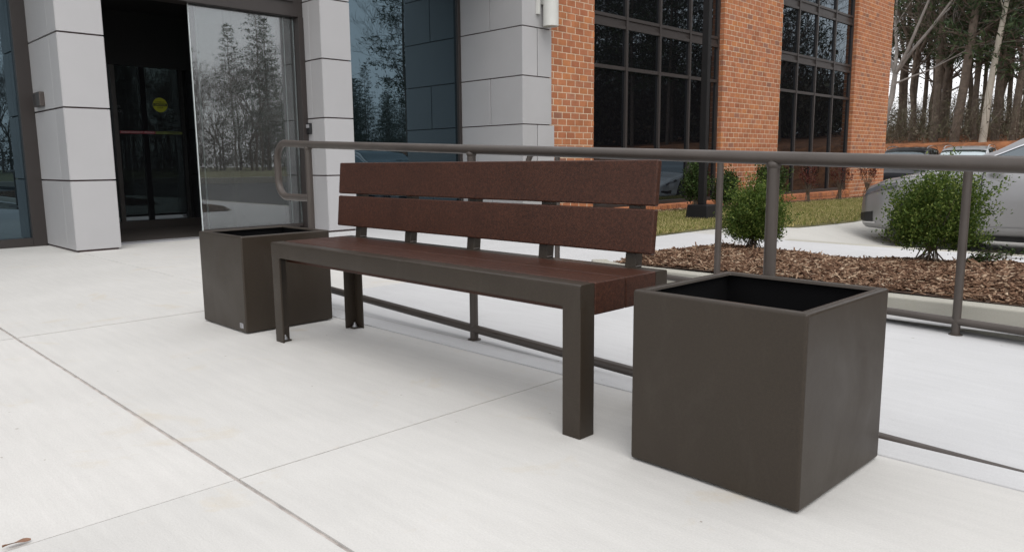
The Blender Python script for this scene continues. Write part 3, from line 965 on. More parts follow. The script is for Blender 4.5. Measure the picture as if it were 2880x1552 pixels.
# ------------------------------------------------------------------ railings
def railing(label, Y, x_loop, posts, zt, zbot, base, x_end, r=0.0205):
    R = thing('handrail', label, 'handrail', (posts[0], Y, base(posts[0])))
    o = Vector((posts[0], Y, base(posts[0])))
    def P(x, z): return (x-o.x, 0, z-o.z)
    zl = zt(posts[0])-0.30; ra = 0.10
    pts = [P(posts[0], zl)]
    xl = x_loop
    ztl = zt(xl)
    for k in range(0, 9):
        a = math.pi/2*k/8
        pts.append(P(xl+ra-ra*math.sin(a), zl+ra-ra*math.cos(a)))
    for k in range(0, 9):
        a = math.pi/2*k/8
        pts.append(P(xl+ra-ra*math.cos(a), ztl-ra+ra*math.sin(a)))
    pts += [P(posts[0], zt(posts[0])), P(x_end*0.5, zt(x_end*0.5)), P(x_end, zt(x_end))]
    MB().tube(pts, r, 20).build('top_rail', M['rail'], R, smooth=True)
    MB().tube([P(posts[0], zbot(posts[0])), P(x_end, zbot(x_end))], r*0.92, 16).build('bottom_rail', M['rail'], R, smooth=True)
    for x in posts:
        pp = MB().tube([P(x, base(x)-0.001), P(x, zt(x)-r*0.3)], r*0.93, 20).build('post', M['rail'], R, smooth=True)
        MB().lathe([(r*0.93, -0.012), (r*1.10, -0.004), (r*1.06, 0.004), (r*0.9, 0.008)], 18, 'z', P(x, zt(x)-r*0.92)).build('weld_bead', M['rail'], pp, smooth=True)
        MB().lathe([(r*1.5, -0.002), (r*1.5, 0.003), (r, 0.006)], 20, 'z', P(x, base(x))).build('base_collar', M['rail'], pp, smooth=True)
    return R
railing('long dark handrail running close behind the bench', 0.632, -2.885, [-2.525, -1.150, 0.245, 1.62, 2.99],
        lambda x: 0.8075-0.0373*x, lambda x: 0.0105-0.0353*x, ramp_z, 3.6)
railing('farther dark handrail along the planting bed kerb', 2.395, -2.50, [-2.215, -0.945, 0.335, 1.61, 2.9],
        lambda x: 0.797-0.030*x, lambda x: 0.034-0.030*x, ramp_z, 3.6)

# ------------------------------------------------------------------ shrubs
def rand_dir(rs):
    v = rs.normal(size=3); return v/np.linalg.norm(v)
def leaf_quads(C, D, L, W_, rs, droop=0.3):
    """leaf shapes: 4-point rhombi at C pointing along D"""
    n = len(C)
    D = D/np.linalg.norm(D, axis=1)[:, None]
    r = rs.normal(size=(n, 3)); S = np.cross(D, r); S /= np.linalg.norm(S, axis=1)[:, None]+1e-9
    Nn = np.cross(D, S)
    L = L[:, None]; W_ = W_[:, None]
    a = C; b = C + D*L*0.5 + S*W_*0.5 + Nn*W_*0.12; c = C + D*L - Nn*L*0.1; d = C + D*L*0.5 - S*W_*0.5 + Nn*W_*0.12
    V = np.stack([a, b, c, d], 1).reshape(-1, 3)
    F = np.arange(4*n).reshape(n, 4)
    return V, F
def shrub(name, label, base, rx, ry, h, seed, ntw, nleaf, leaf, mat, cat='shrub', group=None, low=0.12, vase=0.6, lean=(0,0), clump=5, bare=0.35, stems=9):
    rs = np.random.RandomState(seed)
    root = thing(name, label, cat, base, 0, group)
    st = MB(); Cs = []; Ds = []
    lob = [(rand_dir(rs), rs.uniform(0.68, 1.22)) for _ in range(14)]
    for k in range(ntw):
        d = rand_dir(rs); d[2] = abs(d[2])*1.5-0.55
        d /= np.linalg.norm(d)
        sc = 1.0
        for ld, ls_ in lob:
            w_ = max(0, float(d@ld))**6
            sc = sc*(1-w_)+ls_*w_
        sc *= rs.uniform(0.66, 1.0) if rs.rand() < 0.80 else rs.uniform(1.0, 1.34)
        if d[2] < 0: sc *= 1+0.45*d[2]
        zc = h*(0.45+low*0.5)
        tip = np.array([d[0]*rx*sc, d[1]*ry*sc, zc + d[2]*(h-zc)*sc*(1.0 if d[2] > 0 else 1.15)])
        tip[:2] += np.array(lean)*tip[2]/h
        if tip[2] < low*h: tip[2] = low*h + rs.uniform(0, 0.1)*h
        f = rs.uniform(0.12, 0.4)
        fork = np.array([tip[0]*f*0.5, tip[1]*f*0.5, tip[2]*rs.uniform(0.25, 0.5)])
        mid = fork*0.45 + tip*0.55 + rs.normal(size=3)*0.03*h + np.array([0, 0, (1-vase)*0.05])
        b0 = rs.normal(size=3)*np.array([0.055, 0.055, 0])*rx/0.3
        if k < stems*4:
            st.tube([b0, fork, mid, tip], [0.0042*h/0.55, 0.003*h/0.55, 0.0018, 0.001], 4, cap=False)
        # leaves along the outer part of the twig, on small side sprigs
        t = bare + (1-bare)*rs.rand(nleaf)**0.75
        P = np.where((t < 0.5)[:, None], fork + (mid-fork)*(t/0.5)[:, None], mid + (tip-mid)*((t-0.5)/0.5)[:, None])
        P = P + rs.normal(size=(nleaf, 3))*leaf*0.95
        Cs.append(P)
        dd = (tip-fork); dd /= np.linalg.norm(dd)
        Ds.append(dd[None]*0.7 + rs.normal(size=(nleaf, 3))*0.75 + np.array([0, 0, 0.25]))
    Cc = np.concatenate(Cs); Dd = np.concatenate(Ds)
    ok = Cc[:, 2] > 0.02
    Cc, Dd = Cc[ok], Dd[ok]
    n = len(Cc)
    V, F = leaf_quads(Cc, Dd, rs.uniform(0.8, 1.5, n)*leaf, rs.uniform(0.5, 0.8, n)*leaf, rs)
    link('crown', arrays_mesh('crown', V, F, mat), root)
    st.build('stems', M['stem'], root, fix=False, smooth=True)
    return root
def on_bed(x, y): return (x, y, bed_h(x, y)-0.01)
shrub('boxwood', 'rounded boxwood shrub in the bark bed right behind the thick rail post', on_bed(-1.45, 3.80), 0.27, 0.27, 0.53, 11, 560, 38, 0.0165, M['leaf'], 'shrub', 'boxwoods in the bark bed', low=0.04, bare=0.3)
shrub('boxwood', 'wide loose boxwood in the bark bed in front of the silver car', on_bed(-0.22, 3.86), 0.335, 0.32, 0.66, 23, 560, 34, 0.0170, M['leaf'], 'shrub', 'boxwoods in the bark bed', low=0.10, vase=0.9, lean=(0.08, 0), bare=0.36, stems=6)
# low runner of the wide shrub trailing to the right
def shrub_sprig():
    rs = np.random.RandomState(5)
    root = thing('sprig', 'low trailing sprig at the foot of the wide boxwood', 'plant', on_bed(-0.05, 3.9))
    Cs, Ds = [], []; st = MB()
    for k in range(16):
        e = np.array([rs.uniform(0.12, 0.42), rs.uniform(-0.1, 0.12), rs.uniform(0.03, 0.13)])
        st.tube([(0, 0, 0), tuple(e*0.5+np.array([0, 0, 0.03])), tuple(e)], [0.003, 0.002, 0.001], 4, cap=False)
        t = rs.uniform(0.25, 1, 26)[:, None]
        Cs.append(e*t + rs.normal(size=(26, 3))*0.016 + np.array([0, 0, 0.02]))
        Ds.append(rs.normal(size=(26, 3)) + np.array([0.4, 0, 0.2]))
    C_, D_ = np.concatenate(Cs), np.concatenate(Ds)
    V, F = leaf_quads(C_, D_, rs.uniform(0.8, 1.4, len(C_))*0.019, rs.uniform(0.5, 0.8, len(C_))*0.019, rs)
    link('foliage', arrays_mesh('foliage', V, F, M['leaf_dark']), root)
    st.build('stems', M['stem'], root, fix=False)
shrub_sprig()
shrub('holly', 'dark upright holly against the first dark window, left of the black pole', (-5.35, 9.35, H(-5.35, 9.35)), 0.20, 0.24, 0.90, 31, 170, 22, 0.036, M['leaf_dark'], low=0.2, bare=0.3)
shrub('holly', 'dark holly bush behind the black pole in front of the glass', (-5.25, 10.15, H(-5.25, 10.15)), 0.22, 0.24, 0.72, 37, 170, 22, 0.036, M['leaf_dark'], low=0.15, bare=0.3)
shrub('holly', 'two-pointed dark evergreen in front of the middle brick pier', (-5.5, 12.25, H(-5.5, 12.25)), 0.30, 0.30, 0.92, 41, 200, 22, 0.04, M['leaf_dark'], low=0.1, bare=0.3)
def red_shrub(label, x, y, h, seed, w_):
    shrub('red_shrub', label, (x, y, H(x, y)), w_, w_, h, seed, 34, 14, 0.034, M['leaf_red'], 'shrub', 'red-leaved shrubs along the brick wall', low=0.62, vase=1, bare=0.55, stems=8)
red_shrub('thin red-leaved shrub in front of the farthest brick pier', -5.55, 17.35, 0.92, 51, 0.24)
red_shrub('red-leaved shrub in front of the second window, next to the far pier', -5.55, 15.75, 0.86, 52, 0.24)
red_shrub('brownish red shrub at the left end of the second window', -5.5, 13.95, 0.80, 53, 0.24)

# ------------------------------------------------------------------ lawn and wall bed
def lawn_edge(y):
    pts = [(3.6, -3.6), (5.3, -3.36), (6.6, -3.45), (7.1, -3.32), (8.0, -3.02), (9.8, -2.98), (12, -3.1), (20, -3.3)]
    for (ya, xa), (yb_, xb) in zip(pts, pts[1:]):
        if ya <= y <= yb_:
            return xa+(xb-xa)*(y-ya)/(yb_-ya)
    return pts[-1][1]
LV, LF = [], []
yl = lin(5.0, 20, 60)
for y in yl:
    e = lawn_edge(y)
    for k in range(8):
        x = -6.14 + (e+6.14)*k/7
        LV.append((x, y, H(x, y)+0.022-(0.018 if k in (7,) else 0)))
for j in range(len(yl)-1):
    for k in range(7):
        a = j*8+k
        LF.append((a, a+1, a+9, a+8))
tag(link('lawn', arrays_mesh('lawn', LV, LF, M['turf'])), kind='structure')
def grass(n, seed):
    rs = np.random.RandomState(seed)
    y = rs.uniform(5.0, 19.8, n); e = np.array([lawn_edge(v) for v in y])
    x = -5.62 + (e-0.02+5.62)*rs.rand(n) + 0.03*np.sin(y*9)
    z = np.array([H(a, b) for a, b in zip(x, y)]) + 0.015
    hgt = rs.uniform(0.03, 0.075, n)*(0.7+0.5*np.sin(x*2.3)*np.cos(y*1.9)*0.5+0.2)
    a = rs.uniform(0, 2*np.pi, n); w_ = rs.uniform(0.004, 0.008, n)
    d = np.stack([np.cos(a), np.sin(a), 0*a], 1)
    ln = rs.normal(size=(n, 2))*0.028
    P = np.stack([x, y, z], 1)
    t = P + np.stack([ln[:, 0], ln[:, 1], hgt], 1)
    V = np.stack([P-d*w_[:, None], P+d*w_[:, None], t], 1).reshape(-1, 3)
    return arrays_mesh('grass', V, np.arange(3*n).reshape(n, 3), M['grass'])
tag(link('grass', grass(90000, 9)), 'patchy straw and green lawn grass between walk and brick wall', 'grass', kind='stuff')
def in_wallbed(x, y): return True
tag(link('wall_mulch', chips_mesh(5200, 8, in_wallbed, lambda x, y: H(x, y)+0.026, (-6.1, 6.8), (-5.6, 19.9), M['chips'], 'wall_mulch')), 'dark bark strip at the foot of the brick wall', 'bark chips', kind='stuff')

# ------------------------------------------------------------------ lamp pole
lp = thing('lamp_pole', 'square black lamp pole with a box base on the lawn', 'lamp pole', (-4.30, 7.80, H(-4.30, 7.80)+0.015), math.radians(4))
mb = MB()
for (hw, z) in ((0.185, 0.0), (0.165, 0.215)):
    pass
b0, b1 = 0.175, 0.150
vs = [(-b0,-b0,0),(b0,-b0,0),(b0,b0,0),(-b0,b0,0),(-b1,-b1,0.22),(b1,-b1,0.22),(b1,b1,0.22),(-b1,b1,0.22)]
MB().add(vs, [(0,3,2,1),(4,5,6,7),(0,1,5,4),(1,2,6,5),(2,3,7,6),(3,0,4,7)]).build('base_cover', M['pole'], lp, bevel=0.014, seg=3)
MB().box(-0.046, 0.046, -0.046, 0.046, 0.22, 6.6).build('shaft', M['pole'], lp, bevel=0.006)
MB().box(-0.05, 0.75, -0.18, 0.18, 6.6, 6.72).build('lamp_head', M['pole'], lp, bevel=0.02)
MB().box(-0.26, 0.26, -0.26, 0.26, -0.1, 0.006).build('footing', M['kerb'], lp)

# ------------------------------------------------------------------ cars
def interp(tab, x):
    if x <= tab[0][0]: return tab[0][1]
    for (xa, ya), (xb, yb_) in zip(tab, tab[1:]):
        if x <= xb:
            t = (x-xa)/(xb-xa); t = t*t*(3-2*t)*0.5+t*0.5
            return ya+(yb_-ya)*t
    return tab[-1][1]
SEDAN = dict(L=4.75, top=[(0,0.50),(0.06,0.58),(0.2,0.66),(0.55,0.745),(1.1,0.83),(1.5,0.90),(2.0,0.93),(3.6,0.97),(4.1,0.985),(4.6,0.95),(4.75,0.80)],
    wid=[(0,0.52),(0.05,0.66),(0.16,0.765),(0.4,0.845),(0.9,0.905),(2.2,0.92),(3.6,0.92),(4.3,0.87),(4.65,0.76),(4.75,0.66)],
    bot=[(0,0.30),(0.04,0.235),(0.12,0.20),(0.5,0.19),(4.3,0.20),(4.6,0.26),(4.75,0.34)],
    roof=[(1.28,0.875),(1.62,1.06),(2.1,1.30),(2.55,1.405),(3.0,1.42),(3.4,1.38),(3.9,1.20),(4.25,0.99)], wheels=(0.95,3.75), wr=0.335, door=1.52, rails=False)
SUV = dict(L=4.7, top=[(0,0.70),(0.06,0.84),(0.25,0.94),(0.6,1.0),(1.1,1.05),(1.4,1.08),(2.0,1.09),(4.3,1.10),(4.6,1.08),(4.7,1.0)],
    wid=[(0,0.66),(0.06,0.78),(0.2,0.85),(0.6,0.90),(2.2,0.93),(4.2,0.92),(4.55,0.88),(4.7,0.82)],
    bot=[(0,0.36),(0.05,0.30),(0.2,0.27),(4.4,0.27),(4.6,0.33),(4.7,0.42)],
    roof=[(1.12,1.05),(1.45,1.28),(1.85,1.55),(2.2,1.66),(3.0,1.71),(3.9,1.68),(4.35,1.58),(4.62,1.12)], wheels=(0.90,3.65), wr=0.37, door=1.45, rails=True)
CROSS = dict(L=4.6, top=[(0,0.60),(0.05,0.70),(0.15,0.80),(0.35,0.875),(0.7,0.945),(1.1,1.0),(1.5,1.035),(2.0,1.05),(4.0,1.09),(4.45,1.06),(4.6,0.92)],
    wid=[(0,0.52),(0.05,0.66),(0.16,0.775),(0.4,0.855),(0.9,0.915),(2.2,0.93),(3.6,0.93),(4.2,0.89),(4.5,0.79),(4.6,0.70)],
    bot=[(0,0.36),(0.04,0.28),(0.12,0.245),(0.5,0.235),(4.2,0.24),(4.5,0.30),(4.6,0.38)],
    roof=[(1.12,0.99),(1.50,1.20),(1.95,1.43),(2.4,1.54),(3.0,1.58),(3.6,1.53),(4.05,1.36),(4.42,1.08)], wheels=(0.93,3.62), wr=0.36, door=1.50, rails=False)
def car(label, S, mat, loc, rz, screen='car_glass', group=None, amber=False, name='parked_car'):
    root = thing(name, label, 'car', loc, rz, group)
    NS, NU = 110, 26
    wr = S['wr']
    def sec(x):
        zb = interp(S['bot'], x); zt = interp(S['top'], x); w_ = interp(S['wid'], x)
        h = zt-zb
        return [(0, zb), (w_*0.80, zb), (w_*0.955, zb+0.05), (w_*0.985, zb+0.22*h), (w_*1.0, zb+0.50*h), (w_*0.985, zb+0.72*h), (w_*0.95, zb+0.88*h), (w_*0.84, zb+0.985*h), (w_*0.5, zt+0.018), (0, zt+0.03)]
    def arch(x):
        z = -1
        for wx in S['wheels']:
            d = abs(x-wx); R_ = wr+0.055
            if d < R_: z = max(z, wr + math.sqrt(R_*R_-d*d))
        return z
    def surf(x, u):
        c = sec(x); n = len(c)-1
        t = u*n; i = min(int(t), n-1); f = t-i
        p0 = c[max(i-1, 0)]; p1 = c[i]; p2 = c[i+1]; p3 = c[min(i+2, n)]
        q = []
        for k in (0, 1):
            q.append(0.5*((2*p1[k]) + (-p0[k]+p2[k])*f + (2*p0[k]-5*p1[k]+4*p2[k]-p3[k])*f*f + (-p0[k]+3*p1[k]-3*p2[k]+p3[k])*f**3))
        return max(q[0], 0), q[1]
    xs_ = [S['L']*(0.5-0.5*math.cos(math.pi*i/(NS-1)))*0.35 + S['L']*i/(NS-1)*0.65 for i in range(NS)]
    body = MB()
    for side in (1, -1):
        V = []
        for x in xs_:
            az = arch(x)
            for j in range(NU):
                y, z = surf(x, j/(NU-1))
                if az > 0 and z < az and y > 0.55*interp(S['wid'], x):
                    z = min(az, interp(S['top'], x)-0.12)
                V.append((x, y*side, z))
        F = []
        for i in range(NS-1):
            for j in range(NU-1):
                a = i*NU+j
                F.append((a, a+1, a+NU+1, a+NU) if side < 0 else (a, a+NU, a+NU+1, a+1))
        F.append(tuple(range(NU)) if side > 0 else tuple(range(NU-1, -1, -1)))
        e = (NS-1)*NU
        F.append(tuple(e+k for k in range(NU-1, -1, -1)) if side > 0 else tuple(e+k for k in range(NU)))
        body.add(V, F)
    bo_ = body.build('body', mat, root, smooth=True, fix=False)
    def patch(name, pm, x0, x1, u0, u1, off, nx=8, nu=5, sides=(1, -1), parent=root):
        for s_ in sides:
            V, F = [], []
            for i in range(nx+1):
                xa = x0(i/nx) if callable(x0) else x0+(x1-x0)*i/nx
                for j in range(nu+1):
                    ua = u0+(u1-u0)*j/nu
                    y, z = surf(xa, ua)
                    y2, z2 = surf(xa, min(ua+0.01, 1)); ny, nz = (z2-z), -(y2-y)
                    l = math.hypot(ny, nz)+1e-9
                    V.append((xa-off*0.6*(xa < 0.4), (y+off*ny/l)*s_, z+off*nz/l))
            for i in range(nx):
                for j in range(nu):
                    a = i*(nu+1)+j
                    F.append((a, a+1, a+nu+2, a+nu+1))
            MB().add(V, F).build(name, M[pm] if isinstance(pm, str) else pm, parent, smooth=True)
    patch('headlight', 'lens', 0.10, 0.55, 0.60, 0.685, 0.006)
    patch('air_intake', 'trim', 0.02, 0.26, 0.30, 0.40, 0.006)
    patch('chrome_strip', 'chrome', 0.02, 0.30, 0.275, 0.29, 0.012, nu=2)
    patch('hood_gap', 'trim', 0.30, 1.25, 0.735, 0.742, 0.003, nx=14, nu=1)
    patch('door_gap', 'trim', S['door'], S['door']+0.010, 0.26, 0.80, 0.003, nx=1, nu=14)
    patch('door_gap', 'trim', 2.66, 2.67, 0.26, 0.80, 0.003, nx=1, nu=14)
    patch('sill', mat, S['wheels'][0]+0.45, S['wheels'][1]-0.45, 0.215, 0.285, 0.014, nx=10, nu=3)
    patch('tail_lamp', 'red_lens', S['L']-0.30, S['L']-0.03, 0.62, 0.74, 0.006)
    if amber:
        patch('side_marker', 'amber', 0.12, 0.30, 0.54, 0.60, 0.009, nx=3, nu=2)
    MB().box(-0.012, 0.03, -0.42, 0.42, interp(S['bot'], 0)+0.03, interp(S['bot'], 0)+0.15).build('grille', M['trim'], root, bevel=0.01)
    # greenhouse: dark glass loft, roof skin and pillars over it
    R_ = S['roof']; xa, xb = R_[0][0], R_[-1][0]
    def gh(x, v):
        """v 0 at the belt, 1 at the roof centre"""
        zr = interp(R_, x); zb = interp(S['top'], x)-0.03
        w0 = interp(S['wid'], x)*0.88
        zr = max(zr, zb+0.02)
        k = min(1, (zr-zb)/0.48)
        w1 = w0*(1-0.22*k)
        if v < 0.6:
            t = v/0.6
            return (w0+(w1-w0)*t**1.1, zb+(zr-zb)*0.90*t)
        t = (v-0.6)/0.4
        return (w1*math.cos(t*math.pi/2)**0.55, zb+(zr-zb)*(0.90+0.10*math.sin(t*math.pi/2)))
    def ghpatch(name, pm, x0, x1, v0, v1, off, nx=10, nv=6, sides=(1, -1), skew=0.0):
        for s_ in sides:
            V, F = [], []
            for i in range(nx+1):
                for j in range(nv+1):
                    v_ = v0+(v1-v0)*j/nv
                    x = min(max(x0+(x1-x0)*i/nx + skew*v_, xa), xb)
                    y, z = gh(x, v_)
                    V.append((x, (y+off)*s_ if v_ < 0.62 else y*s_, z+(off if v_ > 0.5 else 0)))
            for i in range(nx):
                for j in range(nv):
                    a = i*(nv+1)+j
                    F.append((a, a+1, a+nv+2, a+nv+1))
            MB().add(V, F).build(name, pm, root, smooth=True)
    ghpatch('windows', M['car_glass'], xa+0.0, xb, 0.0, 1.0, 0.0, nx=40, nv=16)
    xr0 = R_[2][0]+0.10; xr1 = R_[-3][0]+0.15
    ghpatch('roof', mat, xr0, xr1, 0.60, 1.0, 0.008, nx=20, nv=10)
    ghpatch('a_pillar', mat, xa+0.12, xr0+0.14, 0.50, 0.66, 0.010, nx=16, nv=4)
    ghpatch('window_trim', M['chrome'], xa+0.30, xr0+0.06, 0.470, 0.498, 0.012, nx=14, nv=1)
    ghpatch('windscreen', M[screen], xa+0.03, xr0-0.02, 0.70, 1.0, 0.004, nx=14, nv=6)
    ghpatch('b_pillar', M['trim'], 2.62, 2.72, 0.0, 0.6, 0.006, nx=2, nv=6)
    ghpatch('c_pillar', mat, xr1-0.25, xb-0.12, 0.30, 0.66, 0.008, nx=10, nv=6)
    ghpatch('belt_trim', M['chrome'], xa+0.35, xb-0.9, 0.015, 0.05, 0.008, nx=20, nv=1)
    if S['rails']:
        for s_ in (1, -1):
            pts = [(xr0+0.15+(xr1-xr0-0.2)*i/8, s_*0.62, interp(R_, xr0+0.15+(xr1-xr0-0.2)*i/8)+0.045*(0.2 if i in (0, 8) else 1)) for i in range(9)]
            MB().tube(pts, 0.018, 6).build('roof_rail', M['chrome'], root, smooth=True)
    for s_ in (1, -1):
        y, z = gh(S['door']+0.12, 0.02)
        mr = MB().lathe([(0.02, -0.10), (0.075, -0.09), (0.09, -0.02), (0.085, 0.06), (0.05, 0.09)], 14, 'y', (S['door']+0.10, s_*(y+0.17), z+0.06)).build('mirror', mat, root, smooth=True)
        for wx in S['wheels']:
            yo = s_*(interp(S['wid'], wx)-0.03)
            sg = s_
            ty = MB().lathe([(wr*0.66, yo-sg*0.21), (wr*0.95, yo-sg*0.21), (wr, yo-sg*0.17), (wr, yo-sg*0.04), (wr*0.95, yo), (wr*0.66, yo-sg*0.005)], 32, 'y', (wx, 0, wr), cap=False).build('wheel', M['tyre'], root, smooth=True)
            rm = MB().lathe([(wr*0.66, yo-sg*0.02), (wr*0.60, yo-sg*0.05), (0.02, yo-sg*0.055)], 28, 'y', (wx, 0, wr))
            rm.build('rim_dish', M['trim'], ty, smooth=True)
            sp = MB()
            for k in range(5):
                a = 2*math.pi*k/5+0.3
                d = Vector((math.cos(a), 0, math.sin(a))); nrm = Vector((-math.sin(a), 0, math.cos(a)))
                c0 = Vector((wx, yo-sg*0.02, wr))
                pts4 = [c0-nrm*0.035, c0+nrm*0.035, c0+d*wr*0.66+nrm*0.05, c0+d*wr*0.66-nrm*0.05]
                sp.add(pts4+[p-Vector((0, sg*0.025, 0)) for p in pts4], [(0,1,2,3),(7,6,5,4),(0,4,5,1),(1,5,6,2),(2,6,7,3),(3,7,4,0)])
            sp.build('rim', M['rim'], ty)
    # floor pan and dark wheel housings
    MB().box(0.35, S['L']-0.35, -0.62, 0.62, 0.16, interp(S['bot'], 2)+0.02).build('floor_pan', M['trim'], root)
    for wx in S['wheels']:
        MB().lathe([(wr+0.05, -0.86), (wr+0.05, 0.86)], 28, 'y', (wx, 0, wr+0.004)).build('wheel_housing', M['trim'], root, smooth=True)
    return root
def lot_z(x, y): return H(x, y)-0.003
CARY = 9.35
car('silver car parked behind the wide boxwood, nose to the left', CROSS, M['silver'], (-2.53, CARY+0.12, lot_z(-1.5, 8.9)-0.0), math.radians(-2))
car('dark grey car parked beside the far end of the brick building', SUV, M['car_black'], (-7.5, 24.6, lot_z(-6, 25)), math.radians(96), amber=True)
car('light silver car with roof rails and pale windscreen at the red bank', SUV, M['car_light'], (-5.65, 24.4, lot_z(-4.4, 25)), math.radians(96), screen='screen_glass')
car('pale sedan parked out of view, mirrored in the brick windows', SEDAN, M['car_light'], (-0.6, 17.2, lot_z(0, 18)), math.radians(80))
car('black sedan in the driveway, mirrored in the left entrance glass', SEDAN, M['car_black'], (11.0, 2.6, H(11, KY)-0.124), math.radians(-80))

# ------------------------------------------------------------------ bank and woods
def bank_h(x, y):
    t = ss(30.2, 33.2, y)
    n = noise.noise(Vector((x*0.28, y*0.3, 0)))*0.28 + noise.noise(Vector((x*0.9, y*0.9, 5)))*0.13
    return -0.62 + t*(2.06+n) + 0.05*max(0, y-34)
bank = height_sheet('bank', lin(-45, 40, 140), lin(29.8, 36, 26) + lin(37, 75, 8), bank_h, M['straw'])
# the bank goes on round the car park to the east
def bank2_h(x, y):
    t = ss(37, 44, x)
    n = noise.noise(Vector((x*0.25, y*0.25, 9)))*0.3
    return -0.15 + t*(0.25+n)
bank2 = height_sheet('bank_east', lin(36.3, 50, 14) + lin(55, 120, 6), lin(-40, 70, 60), bank2_h, M['field'])

def branch(mb, p, d, L, r, depth, rs, tips, spread, nseg=4, upb=0.12, min_r=0.006):
    pts = [p]; rad = [r]
    dd = d.copy()
    for i in range(nseg):
        dd = (dd + Vector(rs.normal(size=3))*0.13 + Vector((0, 0, upb*0.4))).normalized()
        p = p + dd*(L/nseg)
        pts.append(p); rad.append(max(min_r, r*(1-0.62*(i+1)/nseg)))
    mb.tube(pts, rad, 7 if depth > 3 else (4 if depth > 1 else 3), cap=False)
    if depth == 0:
        tips.append((pts[-1], dd)); return
    nb = 3 if depth > 1 else 4
    for k in range(nb):
        i = rs.randint(max(1, nseg//2), nseg+1)
        base = pts[i]
        ax = dd.cross(Vector(rs.normal(size=3))).normalized()
        nd = (Matrix.Rotation(rs.uniform(0.35, spread), 3, ax) @ dd).normalized()
        nd = (nd + Vector((0, 0, upb))).normalized()
        branch(mb, base, nd, L*rs.uniform(0.55, 0.78), rad[i]*rs.uniform(0.55, 0.75), depth-1, rs, tips, spread, nseg, upb, min_r)
def bare_tree(name, label, loc, h, seed, mat, lean=(0, 0), group=None, r0=0.16, depth=5, trunk=0.35, forks=3):
    rs = np.random.RandomState(seed)
    root = thing(name, label, 'tree', loc, 0, group)
    tk = MB(); top = Vector((lean[0]*h*trunk, lean[1]*h*trunk, h*trunk))
    pts = [Vector((0, 0, -0.3)), top*0.33+Vector(rs.normal(size=3))*0.06, top*0.66+Vector(rs.normal(size=3))*0.08, top]
    tk.tube(pts, [r0*1.25, r0, r0*0.9, r0*0.8], 9, cap=False)
    tk.build('trunk', mat, root, fix=False, smooth=True)
    cr = MB(); tips = []
    for k in range(forks):
        a = rs.uniform(0, 6.28)
        d = Vector((math.cos(a)*0.5+lean[0], math.sin(a)*0.5+lean[1], 1)).normalized()
        branch(cr, top, d, h*0.30, r0*0.62, depth, rs, tips, 0.85)
    for k in range(3):
        a = rs.uniform(0, 6.28)
        branch(cr, top*rs.uniform(0.6, 0.95), Vector((math.cos(a), math.sin(a), 0.5)).normalized(), h*0.2, r0*0.35, depth-1, rs, tips, 0.85)
    cr.build('crown', mat, root, fix=False, smooth=True)
    return root
def pine(name, label, loc, h, seed, lean=(0, 0), group=None, r0=0.2, first=0.3, rad=2.2, tufts=1.0, dens=19):
    rs = np.random.RandomState(seed)
    root = thing(name, label, 'tree', loc, 0, group)
    tk = MB(); n = 8
    pts = [Vector((lean[0]*h*i/n + rs.normal()*0.05, lean[1]*h*i/n + rs.normal()*0.05, h*i/n-0.3*(i == 0))) for i in range(n+1)]
    tk.tube(pts, [r0*(1.2-1.05*i/n) for i in range(n+1)], 9, cap=False)
    Cs, Ds = [], []
    z = first*h
    while z < h*0.985:
        f = (z/h-first)/(1-first)
        i = min(int(z/h*n), n-1); c = pts[i].lerp(pts[i+1], z/h*n-i)
        nb = rs.randint(3, 6)
        a0 = rs.uniform(0, 6.28)
        for k in range(nb):
            a = a0+6.28*k/nb+rs.uniform(-0.3, 0.3)
            L = rad*(0.35+0.9*math.sin(math.pi*min(1, 0.18+0.82*f))**0.7)*(1-0.55*f)*rs.uniform(0.6, 1.15)
            e = c + Vector((math.cos(a)*L, math.sin(a)*L, L*rs.uniform(-0.10, 0.42)))
            m_ = c.lerp(e, 0.55) + Vector((0, 0, L*0.08))
            tk.tube([c, m_, e], [r0*0.22*(1-0.5*f), r0*0.12, 0.008], 4, cap=False)
            nt_ = int(dens*tufts*max(0.4, L/rad))
            t = 0.35+0.65*rs.rand(nt_)
            ce = np.array(c)[None]*(1-t)[:, None] + np.array(e)[None]*t[:, None]
            ce += rs.normal(size=(nt_, 3))*np.array([0.22, 0.22, 0.10])*L/2.0*1.1
            Cs.append(ce)
            dv = np.array(e-c); dv /= np.linalg.norm(dv)
            Ds.append(dv[None]*0.6+rs.normal(size=(nt_, 3))*0.7+np.array([0, 0, 0.25]))
        z += rs.uniform(0.28, 0.55)
    tk.build('trunk', M['bark'], root, fix=False, smooth=True)
    C_, D_ = np.concatenate(Cs), np.concatenate(Ds)
    n_ = len(C_)
    # each tuft: three thin crossing blades
    C3 = np.repeat(C_, 3, 0); D3 = np.repeat(D_, 3, 0)+rs.normal(size=(3*n_, 3))*0.7
    V, F = leaf_quads(C3, D3, rs.uniform(0.20, 0.42, 3*n_), rs.uniform(0.03, 0.07, 3*n_), rs)
    link('crown', arrays_mesh('crown', V, F, M['needles']), root)
    return root
def wood_z(x, y): return bank_h(x, y)-0.05
def at_px(u, Y):
    """x of the vertical through image column u (photo pixels, near the horizon) at depth Y"""
    d = fwd + r2*((u-RESX/2)/FPX) + u2*((776-445)/FPX)
    return CAM.x + d.x*(Y-CAM.y)/d.y
def tree_at(u, Y): 
    x = at_px(u, Y); return (x, Y, wood_z(x, Y))
bare_tree('bare_tree', 'grey leafless tree with forked limbs leaning right beside the brick pier', tree_at(2470, 33.8), 15, 61, M['bark_grey'], (0.16, 0), r0=0.13, depth=5, trunk=0.20, forks=4)
pine('pine_tree', 'thick straight pine trunk left of the leaning pine in the woods', tree_at(2622, 36), 19, 62, (0.01, 0), r0=0.145, first=0.24, rad=3.2)
